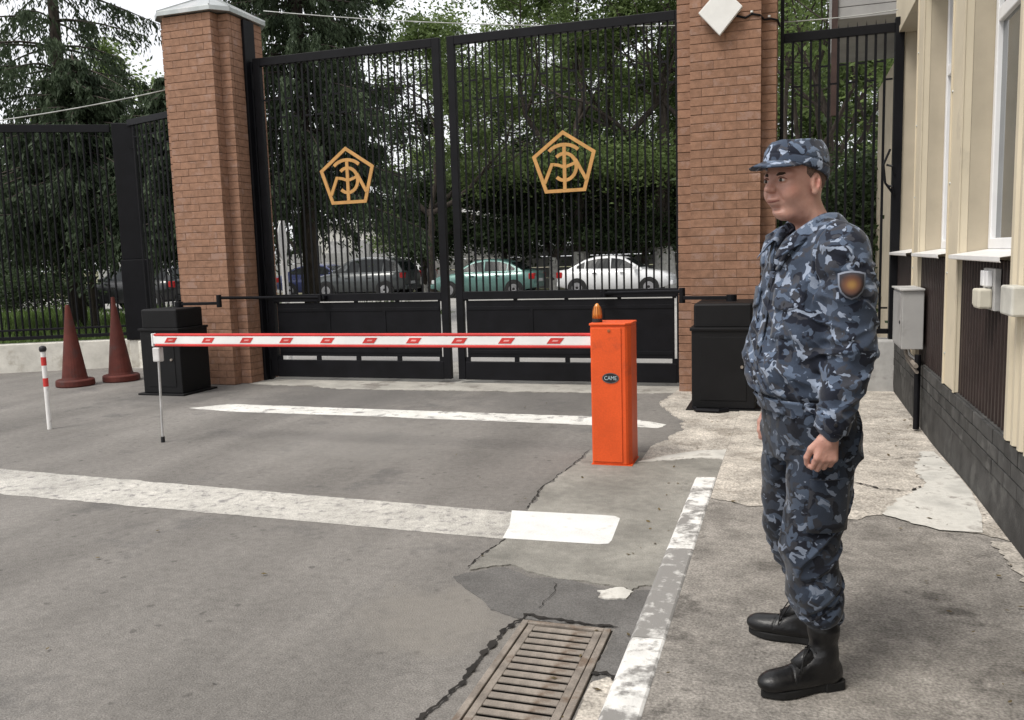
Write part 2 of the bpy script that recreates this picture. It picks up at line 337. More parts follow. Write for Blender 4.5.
# kerb: painted stones
def kerb():
    root = bpy.data.objects.new('kerb', None); COL.objects.link(root); tag(root, kind='structure')
    conc = (.23, .222, .21)
    def km(name, amt): return mat(name, (.66, .65, .62), .85, var=.06, scale=12, bump=.003, bscale=60, stain=conc, stscale=9, stamt=amt, spec=.25)
    mats = [km('kerb_paint_worn', .70), km('kerb_paint_bare', 1.2), km('kerb_paint_fresh', .54)]
    ys = [-1.6, -.8, .3, 1.2, 2.15, 3.08, 4.1, 5.48]; which = [0, 1, 0, 0, 0, 1, 2]
    for i in range(len(ys)-1):
        a, b = ys[i]+.004, ys[i+1]-.004
        mb = MB(); prof = [(-.566, -.02), (-.560, .040), (-.548, .056), (-.436, .060), (-.4245, .054), (-.4245, -.02)]
        if i == len(ys)-2: pass
        rows = [[(x, y, z) for x, z in prof] for y in np.linspace(a, b, 14)]
        mb.grid(rows); n = len(prof); last = 13*n
        mb.f += [tuple(range(n)), tuple(last+k for k in range(n))]
        link('kerb_stone', mb.mesh('kerb_stone', mats[which[i]]), root, bevel=.004)
kerb()
# painted stop lines
worn = mat('worn_white_paint', (.42, .405, .37), .85, var=.13, scale=1.1, stain=(.24, .23, .22), stscale=13, stamt=.32, fine=.3, finescale=130, mid=.15, midscale=18, spec=.2)
fresh = mat('fresh_white_paint', (.64, .64, .62), .8, var=.05, scale=5, stain=(.55, .54, .51), stscale=8, stamt=.2, fine=.1, finescale=120, spec=.2)
sheet('stop_line', jag([(-14, 5.33), (-1.40, 4.658), (-1.36, 4.19), (-14, 4.62)], .06, .010, 41), .0015, worn)
sheet('stop_line_fresh', [(-1.545, 4.675), (-1.0, 4.70), (-.93, 4.695), (-.895, 4.66), (-.868, 4.28), (-.875, 4.225), (-.92, 4.205), (-1.44, 4.185), (-1.47, 4.40)], .0082, fresh)
sheet('gate_stop_line', jag([(-6.05, 7.48), (-5.75, 7.78), (-4.0, 7.72), (-1.40, 7.66), (-1.0, 7.40), (-1.05, 7.24), (-2.2, 7.30), (-4.0, 7.36), (-5.4, 7.36)], .06, .012, 42), .002, mat('gate_line_paint', (.62, .61, .57), .85, var=.08, scale=3, stain=(.27, .26, .25), stscale=7, stamt=.32, fine=.2, finescale=120, spec=.2))

# ================================================================== drain grate
iron = mat('cast_iron_dusty', (.235, .205, .175), .75, .15, var=.18, scale=9, bump=.002, bscale=140, stain=(.16, .12, .09), stscale=6, stamt=.35, fine=.15, finescale=200)
pit = mat('drain_pit', (.03, .028, .025), .95)
def drain():
    t = thing('drain_grate', 'rusty dusty cast iron drain grate set in the road beside the kerb', 'drain', (-.845, 2.7, 0))
    mb = MB(); x0, x1, y0, y1 = HX0, HX1, HY0, HY1
    for a, b, c, d in ((x0, x0+.004, y0, y1), (x1-.004, x1, y0, y1), (x0, x1, y0, y0+.004), (x0, x1, y1-.004, y1)): mb.box(a, b, c, d, -.4, -.001)
    mb.box(x0, x1, y0, y1, -.41, -.4); mb.build('pit', pit, t)
    mb = MB()   # outer frame
    for a, b, c, d in ((x0+.005, x0+.032, y0+.005, y1-.005), (x1-.032, x1-.005, y0+.005, y1-.005), (x0+.032, x1-.032, y0+.005, y0+.03), (x0+.032, x1-.032, y1-.03, y1-.005)): mb.box(a, b, c, d, -.05, .012)
    mb.build('frame', iron, t, bevel=.003)
    xa, xb, ya, yb = x0+.037, x1-.037, y0+.035, y1-.035
    mb = MB(); mb.box(xa, xa+.03, ya, yb, -.04, .008); mb.box(xb-.03, xb, ya, yb, -.04, .008); mb.build('side_rail', iron, t, bevel=.003)
    n = 18; pitch = (yb-ya)/n
    b0 = MB().box(xa+.0305, xb-.0305, 0, pitch-.019, .001, .007).mesh('grate_bar', iron); w0 = MB().box(xa+.0305, xb-.0305, .010, pitch-.019-.010, -.05, .0005).mesh('web', pit)
    for i in range(n):
        o = link('grate_bar', b0, t, bevel=.0015); o.location = (0, ya+i*pitch+.009, 0); link('web', w0, o)
drain()

# ================================================================== brick gate pillars
brickm = mat('brick_red', (.262, .148, .097), .88, var=.10, scale=14, bump=.002, bscale=90, objvar=.07, fine=.12, finescale=160, stain=(.30, .19, .145), stscale=5, stamt=.3, spec=.25)
mortar = mat('mortar', (.185, .112, .08), .95, var=.1, bump=.002, bscale=90)
tin = mat('galvanised_tin', (.42, .44, .43), .4, .75, var=.06, scale=4, stain=(.5, .5, .49), stscale=3, stamt=.3)
blackp = mat('black_paint', (.0045, .0045, .006), .5, var=.18, scale=5, bump=.0006, bscale=60, spec=.18)
PITCH = .0865; BH = .0805
_bm = {}
def brick_mesh(L, D, Hh):
    k = (round(L, 3), round(D, 3))
    if k not in _bm:
        e = .003; mb = MB()
        pr = [(-L/2, -D/2), (L/2, -D/2), (L/2, D/2), (-L/2, D/2)]
        i = [(-L/2+e, -D/2+e), (L/2-e, -D/2+e), (L/2-e, D/2-e), (-L/2+e, D/2-e)]
        rows = [[(*p, 0) for p in i], [(*p, e) for p in pr], [(*p, Hh-e) for p in pr], [(*p, Hh) for p in i]]
        mb.grid(rows, closed=True); mb.f += [(3, 2, 1, 0), (12, 13, 14, 15)]
        _bm[k] = mb.mesh('brick', brickm)
    return _bm[k]
def pillar(label, cx, cy, h=4.5):
    t = thing('brick_pillar', label, 'pillar', (cx, cy, 0), 'brick pillars of the gate')
    A, N = .49, .145           # half width, corner notch
    c = A-N; rows = int(h/PITCH); d = .06
    MB().prism([(cx-c+.008, cy-A+.006), (cx+c-.008, cy-A+.006), (cx+c-.008, cy-c+.006), (cx+A-.010, cy-c+.006), (cx+A-.010, cy+c-.01), (cx+c-.008, cy+c-.01), (cx+c-.008, cy+A-.01), (cx-c+.008, cy+A-.01), (cx-c+.008, cy+c-.01), (cx-A+.01, cy+c-.01), (cx-A+.01, cy-c+.01), (cx-c+.008, cy-c+.01)], -.05, h).build('mortar_core', mortar, t)
    front = []; rest = MB(); rnd = random.Random(int(cx*100)); nfront = 0; g = .0035
    def rect(x0, x1, y0, y1, z, single):
        nonlocal nfront
        x0 += g/2; x1 -= g/2
        if single and nfront < 298:
            o = link('brick', brick_mesh(x1-x0, y1-y0, BH), t); nfront += 1
            o.location = ((x0+x1)/2+rnd.uniform(-.001, .001), (y0+y1)/2+rnd.uniform(-.0025, .0015), z+rnd.uniform(-.001, .001))
        else:
            q = rnd.uniform(-.002, .001); rest.box(x0, x1, y0+q, y1+q, z, z+BH)
    for r in range(rows):
        z = r*PITCH+.006
        L = 2*c/3
        cuts = [-c, -c+L, -c+2*L, c] if r % 2 == 0 else [-c, -c+L/2, -c+1.5*L, -c+2.5*L, c]
        for i in range(len(cuts)-1): rect(cx+cuts[i], cx+cuts[i+1], cy-A, cy-A+d, z, True)
        rect(cx+c, cx+A-.001, cy-c, cy-c+d, z, True); rect(cx-A+.001, cx-c, cy-c, cy-c+d, z, True)
        # other faces
        for s in (-1, 1):
            xo, xi = cx+s*A, cx+s*(A-d)
            ys = [-c+d+.0015, -c+L, -c+2*L, c] if r % 2 == 0 else [-c+d+.0015, -c+L*.5, -c+1.5*L, c]
            for i in range(3):
                y0, y1 = cy+ys[i]+g/2, cy+ys[i+1]-g/2; q = rnd.uniform(-.002, .0015); rest.box(min(xo, xi)+q, max(xo, xi)+q, y0, y1, z, z+BH)
            xo, xi = cx+s*c, cx+s*(c-d); y0, y1 = cy-A+d+.0015, cy-c-.001
            rest.box(min(xo, xi), max(xo, xi), y0, y1, z, z+BH)
            rest.box(min(xo, xi), max(xo, xi), cy+c+.001, cy+A-.0005, z, z+BH)
            rest.box(min(cx+s*c, cx+s*A)+.001, max(cx+s*c, cx+s*A)-.001, cy+c-d, cy+c, z, z+BH)
        for i in range(3): rest.box(cx-c+i*L+d*(i == 0)+.001, cx-c+(i+1)*L-d*(i == 2)-.001, cy+A-d, cy+A-.001, z, z+BH)
    o = rest.build('side_brickwork', brickm, t); o['kind'] = 'stuff'
    # sheet-metal cap with cut corners
    q = A+.05; k = c+.03; zc = rows*PITCH+.012
    plan = [(-k, -q), (k, -q), (q, -k), (q, k), (k, q), (-k, q), (-q, k), (-q, -k)]
    cap = MB(); plan = [(cx+x, cy+y) for x, y in plan]
    cap.add([(x, y, zc) for x, y in plan]+[(x, y, zc+.055) for x, y in plan]+[(cx, cy, zc+.34)],
            [tuple(range(8))[::-1]]+[(i, (i+1) % 8, 8+(i+1) % 8, 8+i) for i in range(8)]+[(8+i, 8+(i+1) % 8, 16) for i in range(8)])
    co = cap.build('cap', tin, t, bevel=.004)
    sm = MB()
    for i in range(8):
        x, y = plan[i]; sm.bar((x, y, zc+.058), (cx+(x-cx)*.03, cy+(y-cy)*.03, zc+.338), .012, .012)
    sm.build('seam', tin, co)
    return t
PLX, PRX, PCY = -6.93, -.615, 9.53
pillar('brick gate pillar with pale metal cap, left of the black gate', PLX, PCY)
pillar('brick gate pillar behind the guard, carrying the white diamond-shaped box', PRX, PCY)

# white diamond box on the right pillar, with its cable
def diamond_box():
    t = thing('antenna_box', 'flat white square box turned on its corner, fixed high on the brick pillar', 'box', (-.66, 9.03, 3.82))
    s = .205
    mb = MB(); mb.extr([(0, -s*1.13), (s*1.06, .02), (.02, s*1.13), (-s*1.0, .0)], (-.66, 8.94, 3.82), (1, 0, 0), (0, 0, 1), (0, 1, 0), .055)
    mb.build('housing', mat('white_plastic', (.72, .72, .70), .5, var=.03), t, bevel=.006)
    MB().box(-.74, -.58, 8.995, 9.035, 3.75, 3.89).build('bracket', blackp, t, bevel=.003)
    mb = MB(); mb.tube([(-.56, 9.0, 3.84), (-.5, 9.025, 3.775), (-.42, 9.03, 3.75), (-.36, 9.03, 3.78), (-.285, 9.03, 3.76), (-.262, 9.1, 3.75), (-.25, 9.16, 3.745), (-.18, 9.17, 3.75), (-.12, 9.17, 3.73), (-.10, 9.3, 3.70)], .011, 6); mb.build('cable', blackp, t, smooth=True)
    for x, z, y in ((-.36, 3.80, 9.03), (-.2, 3.772, 9.165)): MB().lathe((x, y-.005, z-.012), [(.0, 0), (.014, .004), (.014, .02), (0, .024)], 8).build('clip', mat('white_plastic', (1, 1, 1)), t)
diamond_box()
# cables
def cable(label, pts, r=.007, m=None):
    mb = MB(); P = []
    for i in range(len(pts)-1):
        a, b = Vector(pts[i]), Vector(pts[i+1])
        for k in range(12):
            s = k/12; p = a+(b-a)*s; p.z -= 4*s*(1-s)*(b-a).length*.012; P.append(p)
    P.append(Vector(pts[-1])); mb.tube(P, r, 6)
    tag(mb.build('overhead_cable', m or mat('grey_cable', (.42, .43, .41), .6), smooth=True), label, 'cable')
cable('thin pale cable slung from the left brick pillar over the left fence', [(-7.43, 9.2, 3.69), (-9.2, 8.2, 3.30), (-13, 6.5, 2.85)], .007)
cable('thin pale cable strung above the gate between the two brick pillars', [(-6.4, 9.9, 4.70), (-1.12, 9.75, 3.92), (.38, 9.75, 3.83), (1.1, 9.75, 3.85)], .006)

# ================================================================== gate leaves
GY = 9.55
gold = mat('gold_paint', (.50, .275, .095), .5, .1, var=.08, scale=8)
def emblem(parent, cx, cz):
    S = 7.2/ (0.0117*1.0)     # picture units per metre
    k = .0117/7.2
    def P(x, y): return (cx+(x-390)*k, cz-(y-385)*k*.93)
    ring = [(385, 160), (600, 312), (530, 582), (258, 585), (175, 328)]
    em = MB(); n = 5; t = 25
    def strip(mb, pts, wd, closed=False, y0=-.045, y1=-.028):
        m = len(pts); L = []; Rr = []
        for i in range(m):
            a = Vector(pts[(i-1) % m] if closed or i else pts[0]); b = Vector(pts[(i+1) % m] if closed or i < m-1 else pts[-1]); p = Vector(pts[i])
            if closed or 0 < i < m-1:
                d1 = (p-a).normalized(); d2 = (b-p).normalized(); n1 = Vector((-d1.y, d1.x)); n2 = Vector((-d2.y, d2.x)); nn = (n1+n2).normalized(); sc = 1/max(.45, nn.dot(n1))
            else: d = (b-a).normalized(); nn = Vector((-d.y, d.x)); sc = 1
            L.append(p+nn*wd/2*sc); Rr.append(p-nn*wd/2*sc)
        rows = []
        for i in range(m):
            l, r = P(*L[i]), P(*Rr[i]); rows.append([(l[0], GY+y0, l[1]), (r[0], GY+y0, r[1]), (r[0], GY+y1, r[1]), (l[0], GY+y1, l[1])])
        if closed: rows.append(rows[0])
        mb.grid(rows, closed=True)
        if not closed: o = len(mb.v)-4*m; mb.f += [(o, o+1, o+2, o+3), (o+4*m-4, o+4*m-3, o+4*m-2, o+4*m-1)]
    strip(em, ring, t, True); eo = em.build('emblem', gold, parent)
    mo = MB()
    strip(mo, [(392, 262), (392, 572)], 24, y0=-.047)
    def arc(c, r, a0, a1, n=12): return [(c[0]+r[0]*math.cos(R(a0+(a1-a0)*i/n)), c[1]+r[1]*math.sin(R(a0+(a1-a0)*i/n))) for i in range(n+1)]
    strip(mo, arc((388, 352), (128, 104), 215, 323), 25, y0=-.044)
    strip(mo, arc((392, 410), (84, 98), 228, 492, 22), 24, y0=-.0455)
    strip(mo, [(305, 388), (345, 394), (392, 412), (440, 396), (468, 384)], 22, y0=-.0435)
    strip(mo, [(306, 380), (248, 525)], 23, y0=-.0465); strip(mo, [(470, 360), (545, 510)], 23, y0=-.0475)
    mo.build('monogram', gold, eo)
def gate_leaf(label, x0, x1, hinge, ecx, nb, WL=.095, WR=.095):
    t = thing('gate_leaf', label, 'gate', ((x0+x1)/2, GY, 0), 'leaves of the driveway gate')
    W = .095; y0, y1 = GY-.035, GY+.035; zt = 4.03
    fr = MB()
    fr.box(x0, x0+WL, y0, y1, .05, zt); fr.box(x1-WR, x1, y0, y1, .05, zt)
    fr.box(x0+WL, x1-WR, y0+.001, y1-.001, zt-.10, zt-.001)
    fr.box(x0+WL, x1-WR, y0+.001, y1-.001, 1.005, 1.10)
    fr.build('frame', blackp, t, bevel=.005)
    xa, xb = x0+WL, x1-WR
    # kick panels between lower rails, daylight slit under them
    MB().box(xa+.03, xb-.03, GY-.012, GY+.012, .315, .990).build('panel', blackp, t, bevel=.003)
    mb = MB(); mb.box(xa+.04, xb-.04, GY-.020, GY-.0125, .36, .40); mb.box(xa+.04, xb-.04, GY-.020, GY-.0125, .88, .92)
    for s in range(1, 3): x = xa+(xb-xa)*s/3; mb.box(x-.02, x+.02, GY-.0195, GY-.0125, .401, .879)
    mb.build('panel_rib', blackp, t, bevel=.002)
    mb = MB()
    for s in range(5):
        x = xa+.03+(xb-xa-.06)*s/4
        mb.box(x-.025, x+.025, GY-.02, GY+.02, .225, .3145)
        mb.box(x-.02, x+.02, GY-.02, GY+.02, .9905, 1.0045)
    mb.build('spacer', blackp, t)
    MB().box(xa-.03+.031, xb-.001, GY-.03, GY+.03, .045, .262).build('bottom_rail', blackp, t, bevel=.005)
    b0 = MB().box(-.009, .009, -.009, .009, 1.1005, zt-.1005).mesh('bar', blackp)
    xs = [xa+(xb-xa)*(i+1)/(nb+1) for i in range(nb)]
    for x in xs: o = link('bar', b0, t); o.location = (x, GY, 0)
    ex = [xa]+xs+[xb]; lk = MB().box(0, ex[2]-ex[1]-.024, -.006, .006, -.01, .01).mesh('cross_link', blackp)
    for i in range(len(ex)-1):
        for z in ((3.52, 3.30)[i % 2],): o = link('cross_link', lk, t); o.location = (ex[i]+.012, GY, z)
    emblem(t, ecx, 2.515)
    hg = MB()
    for z in (.35, 1.35, 3.75): hg.cyl((hinge, GY, z-.09), (hinge, GY, z+.09), .028, n=10)
    hg.build('hinge', blackp, t)
    return t
LX0, LX1, RX0, RX1 = -6.36, -3.86, -3.765, -1.108
gate_leaf('left leaf of tall black steel driveway gate with gold pentagon emblem', LX0, LX1, LX0-.02, -5.12, 27)
gate_leaf('right leaf of tall black steel driveway gate, ending at the pillar behind the barrier cabinet', RX0, RX1, RX1+.0, -2.40, 29, .09, .055)
def gate_post(label, x0, x1, zt, extra=None):
    mb = MB(); mb.box(x0, x1, GY-.11, GY+.11, 0, zt); o = mb.build('gate_post', blackp, bevel=.006)
    return tag(o, label, 'post')
gate_post('flat black steel hinge post running up the side of the left brick pillar', -6.437, -6.40, 4.49)
def ladder_panel():
    t = thing('filler_panel', 'narrow black bar panel between the left brick pillar and the gate', 'fence', (-6.33, GY, 0))
    MB().box(-6.398, -6.372, GY-.03, GY+.03, .0, 4.0).build('upright', blackp, t, bevel=.004)
    return t
ladder_panel()

# ================================================================== gate openers with articulated arms
cabm = mat('black_powder_coat', (.005, .005, .0056), .55, var=.15, scale=4, bump=.0006, bscale=200, spec=.25)
def opener(label, x0, x1, y0, y1, arm, gatept):
    cx = (x0+x1)/2
    t = thing('gate_opener', label, 'gate motor', (cx, (y0+y1)/2, 0), 'gate openers beside the pillars')
    MB().box(x0, x1, y0, y1, .02, .77).build('housing', cabm, t, bevel=.012)
    lid = MB().box(x0+.02, x1-.03, y0+.02, y1-.03, .775, 1.01).build('upper_cover', cabm, t, bevel=.02)
    MB().box(x0-.015, x1+.005, y0-.015, y1+.015, .7551, .786).build('rim', cabm, t, bevel=.006)
    b = MB(); b.box(x0-.05, x1+.05, y0-.05, y1+.05, 0, .022); b.build('base_plate', cabm, t, bevel=.004)
    MB().box(x0+.08, x1-.08, y0-.006, y0-.0005, .10, .70).build('door', cabm, t, bevel=.004)
    MB().cyl((x1-.12, y0-.022, .42), (x1-.12, y0-.006, .42), .014, n=12).build('lock', iron, t)
    a = MB(); p0, p1 = arm
    a.cyl((p0[0], p0[1], 1.0), (p0[0], p0[1], p0[2]+.03), .05, n=16); a.bar(p0, p1, .05, .035); a.cyl((p1[0], p1[1], p1[2]-.05), (p1[0], p1[1], p1[2]+.10), .03, n=14)
    a.build('arm', blackp, t, bevel=.004)
    a = MB(); q = (p1[0], p1[1], p1[2]+.065); a.tube([q, gatept], .019, 10); a.cyl((gatept[0], gatept[1], gatept[2]-.04), (gatept[0], gatept[1], gatept[2]+.04), .028, n=12)
    a.box(gatept[0]-.06, gatept[0]+.06, gatept[1], GY-.036, gatept[2]-.02, gatept[2]+.02); a.build('arm', blackp, t)
opener('black gate motor cabinet with folding arm, in front of the left brick pillar', -7.26, -6.71, 8.22, 8.74, ((-7.0, 8.62, 1.045), (-6.50, 8.72, 1.045)), (-5.55, 9.44, 1.06))
opener('black gate motor cabinet with folding arm, beside the guard and the right brick pillar', -.86, -.28, 8.13, 8.86, ((-.52, 8.55, 1.04), (-1.0, 8.62, 1.04)), (-1.95, 9.44, 1.06))
MB().tube([(-.83, 8.06, .035), (-.80, 7.99, .03), (-.6, 7.97, .03), (-.52, 8.04, .03)], .02, 8).build('t', blackp)
_o = bpy.data.objects['t']; _o.name = 'conduit'; tag(_o, 'short black conduit lying on the concrete at the foot of the right motor cabinet', 'pipe')

# ================================================================== boom barrier
orange = mat('orange_red_coat', (.66, .088, .018), .5, var=.06, scale=3, bump=.0006, bscale=90, stain=(.52, .075, .022), stscale=4, stamt=.15, fine=.06, finescale=90)
white_al = mat('white_boom', (.78, .78, .77), .4, var=.03)
redp = mat('red_tape', (.55, .045, .04), .45, var=.08)
drk = mat('dark_plastic', (.02, .02, .022), .5)
def barrier():
    t = thing('boom_barrier', 'orange-red boom barrier cabinet with a lowered white and red boom', 'barrier', (-1.2, 6.0, 0))
    x0, x1, y0, y1 = -1.322, -1.04, 5.865, 6.14
    body = MB()
    body.prism([(x0, y0+.01), (x0+.01, y0), (x1-.035, y0), (x1-.02, y0+.012), (x1, y0+.05), (x1, y1), (x0, y1)], .012, 1.0)
    bo = body.build('cabinet', orange, t, bevel=.006)
    MB().box(x0+.012, x1-.06, y0-.007, y0-.0005, .03, .985).build('door', orange, bo, bevel=.003)
    MB().prism([(x0-.004, y0-.008), (x1-.03, y0-.008), (x1+.004, y0+.05), (x1+.004, y1+.004), (x0-.004, y1+.004)], 1.0005, 1.018).build('top_cover', orange, bo, bevel=.005)
    MB().box(x0-.004, x1+.006, y0-.006, y1+.006, .006, .0122).build('base_plate', orange, bo)
    MB().lathe((-1.185, y0-.0075, .965), [(.011, 0), (.011, .004), (.0, .005)], 12, ((1, 0, 0), (0, 0, 1), (0, -1, 0))).build('lock', mat('brass', (.35, .12, .05), .5, .5), bo)
    ov = MB(); ov.lathe((-1.178, y0-.0072, .632), [(.001, 0), (1, 0), (1, .003), (.94, .004), (.001, .004)], 40, ((.06, 0, 0), (0, 0, .037), (0, -1, 0)))
    lo = ov.build('badge', drk, bo)
    rim = MB(); rim.grid([[(-1.178+math.cos(a)*.06*s, y0-.0118, .632+math.sin(a)*.037*s) for a in np.linspace(0, 2*math.pi, 41)] for s in (.90, .96)]); rim.build('badge_rim', mat('grey_print', (.16, .17, .18), .5), lo)
    cu = bpy.data.curves.new('badge_text', 'FONT'); cu.body = 'CAME'; cu.size = .042; cu.align_x = 'CENTER'; cu.align_y = 'CENTER'; cu.extrude = .0006
    tmp = bpy.data.objects.new('tmp', cu); COL.objects.link(tmp); dg = bpy.context.evaluated_depsgraph_get()
    me = bpy.data.meshes.new_from_object(tmp.evaluated_get(dg)); bpy.data.objects.remove(tmp)
    me.materials.clear(); me.materials.append(mat('pale_print', (.42, .52, .56), .5))
    me.transform(Matrix.Translation((-1.178, y0-.0119, .632)) @ Matrix.Rotation(R(90), 4, 'X') @ Matrix.Diagonal((.80, .95, 1, 1)))
    link('badge_text', me, lo)
    # boom
    yb, zt, zb = 5.96, .933, .839
    bm = MB(); bm.box(-5.115, -1.30, yb-.02, yb+.02, zb+.012, zt-.012); bo2 = bm.build('boom', white_al, t, bevel=.006)
    e = MB(); e.box(-5.10, -1.3225, yb-.024, yb+.024, zt-.0135, zt+.006); e.build('upper_edge', redp, bo2, bevel=.006)
    e = MB(); e.box(-5.10, -1.3225, yb-.024, yb+.024, zb-.006, zb+.0135); e.build('lower_edge', redp, bo2, bevel=.006)
    MB().box(-5.13, -5.114, yb-.024, yb+.024, zb-.008, zt+.008).build('end_cap', white_al, bo2, bevel=.005)
    md = (zt+zb)/2
    for x in [-4.932+.371*i for i in range(10)]:
        r = MB(); r.extr([(-.066, -.021), (.034, -.021), (.066, .021), (-.034, .021)], (x, yb-.0205, md), (1, 0, 0), (0, 0, 1), (0, -1, 0), .002); ro = r.build('reflector', redp, bo2)
        r = MB(); r.extr([(-.026, -.006), (.016, -.006), (.026, .006), (-.016, .006)], (x, yb-.0226, md), (1, 0, 0), (0, 0, 1), (0, -1, 0), .001); r.build('reflector_core', mat('pale_red', (.72, .32, .30), .4), ro)
    lg = MB(); lg.prism([(-5.125, yb-.03), (-5.055, yb-.03), (-5.055, yb+.03), (-5.125, yb+.03)], .70, .822); l1 = lg.build('leg_bracket', mat('grey_plastic', (.55, .54, .53), .5), bo2, bevel=.01)
    MB().cyl((-5.11, yb, .05), (-5.09, yb, .70), .010, n=10).build('support_leg', mat('aluminium', (.6, .6, .6), .35, .7), bo2, smooth=False)
    MB().cyl((-5.111, yb, .002), (-5.11, yb, .05), .017, n=12).build('leg_foot', drk, bo2)
    # beacon
    c = (-1.285, 5.95, 1.018)
    MB().lathe(c, [(.036, 0), (.036, .022), (.03, .026)], 24).build('beacon_base', drk, t)
    amber = mat('amber_lens', (.55, .20, .035), .25, var=.05, coat=.5)
    be = MB(); be.lathe((c[0], c[1], c[2]+.0262), [(.031, 0), (.032, .03), (.029, .055), (.021, .085), (.012, .102), (.004, .108)], 24); bo3 = be.build('beacon_lens', amber, t, smooth=True)
    rb = MB()
    for k in range(10):
        a = 2*math.pi*k/10; ca, sa = math.cos(a), math.sin(a)
        rb.tube([(c[0]+ca*r, c[1]+sa*r, c[2]+.0262+z) for r, z in ((.033, .002), (.0335, .03), (.0305, .055), (.0222, .085))], .003, 5)
    rb.build('lens_rib', mat('amber_rib', (.30, .09, .02), .4), bo3)
barrier()

# ================================================================== cones and marker post
conem = mat('old_brown_red_rubber', (.088, .022, .016), .75, var=.14, scale=5, bump=.001, bscale=60, stain=(.07, .03, .026), stscale=4, stamt=.3)
def cone(label, x, y, lean, tr):
    t = thing('traffic_cone', label, 'cone', (x, y, 0), 'brown-red cones by the left fence')
    MB().lathe((x, y, 0), [(.225, 0), (.235, .015), (.232, .075), (.215, .09), (.10, .0902)], 28).build('base', conem, t, bevel=.004)
    pr = [(.16, .0905), (.15, .12), (.035, .98), (.030, 1.02), (.022, tr)]
    mb = MB(); n = 24; rows = [[(x+r*math.cos(a)+lean[0]*z, y+r*math.sin(a)+lean[1]*z, z) for a in np.linspace(0, 2*math.pi, n, endpoint=False)] for r, z in pr]
    mb.grid(rows, closed=True); mb.f += [tuple(len(mb.v)-n+k for k in range(n))]; mb.build('body', conem, t, smooth=False)
cone('tall slim brown-red traffic cone left of its twin, in front of the low white wall', -8.80, 8.74, (-.02, 0), 1.05)
cone('tall slim brown-red traffic cone nearest the left motor cabinet', -8.50, 9.22, (-.03, 0), 1.12)
def marker():
    t = thing('marker_post', 'slim white post with red bands and black ball top, in the road at left', 'post', (-6.67, 6.27, 0))
    x, y = -6.67, 6.27
    MB().cyl((x, y, 0), (x+.004, y, .74), .022, n=16).build('shaft', mat('white_enamel', (.74, .73, .71), .5, var=.05, stain=(.5, .48, .45), stscale=20, stamt=.1), t, smooth=False)
    for z0, z1 in ((.41, .49), (.61, .69)): MB().cyl((x+.0022, y, z0), (x+.0035, y, z1), .0232, n=16).build('red_band', redp, t)
    MB().lathe((x+.004, y, .735), [(.012, 0), (.028, .008), (.034, .03), (.028, .052), (.01, .062)], 16).build('ball_top', drk, t, smooth=True)
marker()

# ================================================================== fences
def bar_fence(t, p, q, z0, z1, n, rails, links=(), r=.010, spike=.0):
    p, q = Vector((*p, 0)), Vector((*q, 0)); d = (q-p).normalized()
    for a, h in rails: MB().bar(p+Vector((0, 0, a)), q+Vector((0, 0, a)), .05, h).build('rail', blackp, t, bevel=.004)
    b0 = MB(); b0.box(-r, r, -r, r, z0, z1)
    if spike: b0.add([(-r, -r, z1), (r, -r, z1), (r, r, z1), (-r, r, z1), (0, 0, z1+spike)], [(0, 1, 4), (1, 2, 4), (2, 3, 4), (3, 0, 4)])
    b0 = b0.mesh('bar', blackp); pts = [p+(q-p)*(i+1)/(n+1) for i in range(n)]
    for c in pts: o = link('bar', b0, t); o.location = c
    if links:
        ex = [p]+pts+[q]
        for i in range(len(ex)-1):
            for a, b in links:
                z = (a, b)[i % 2]; MB().bar(ex[i]+d*.012+Vector((0, 0, z)), ex[i+1]-d*.012+Vector((0, 0, z)), .012, .018).build('cross_link', blackp, t)
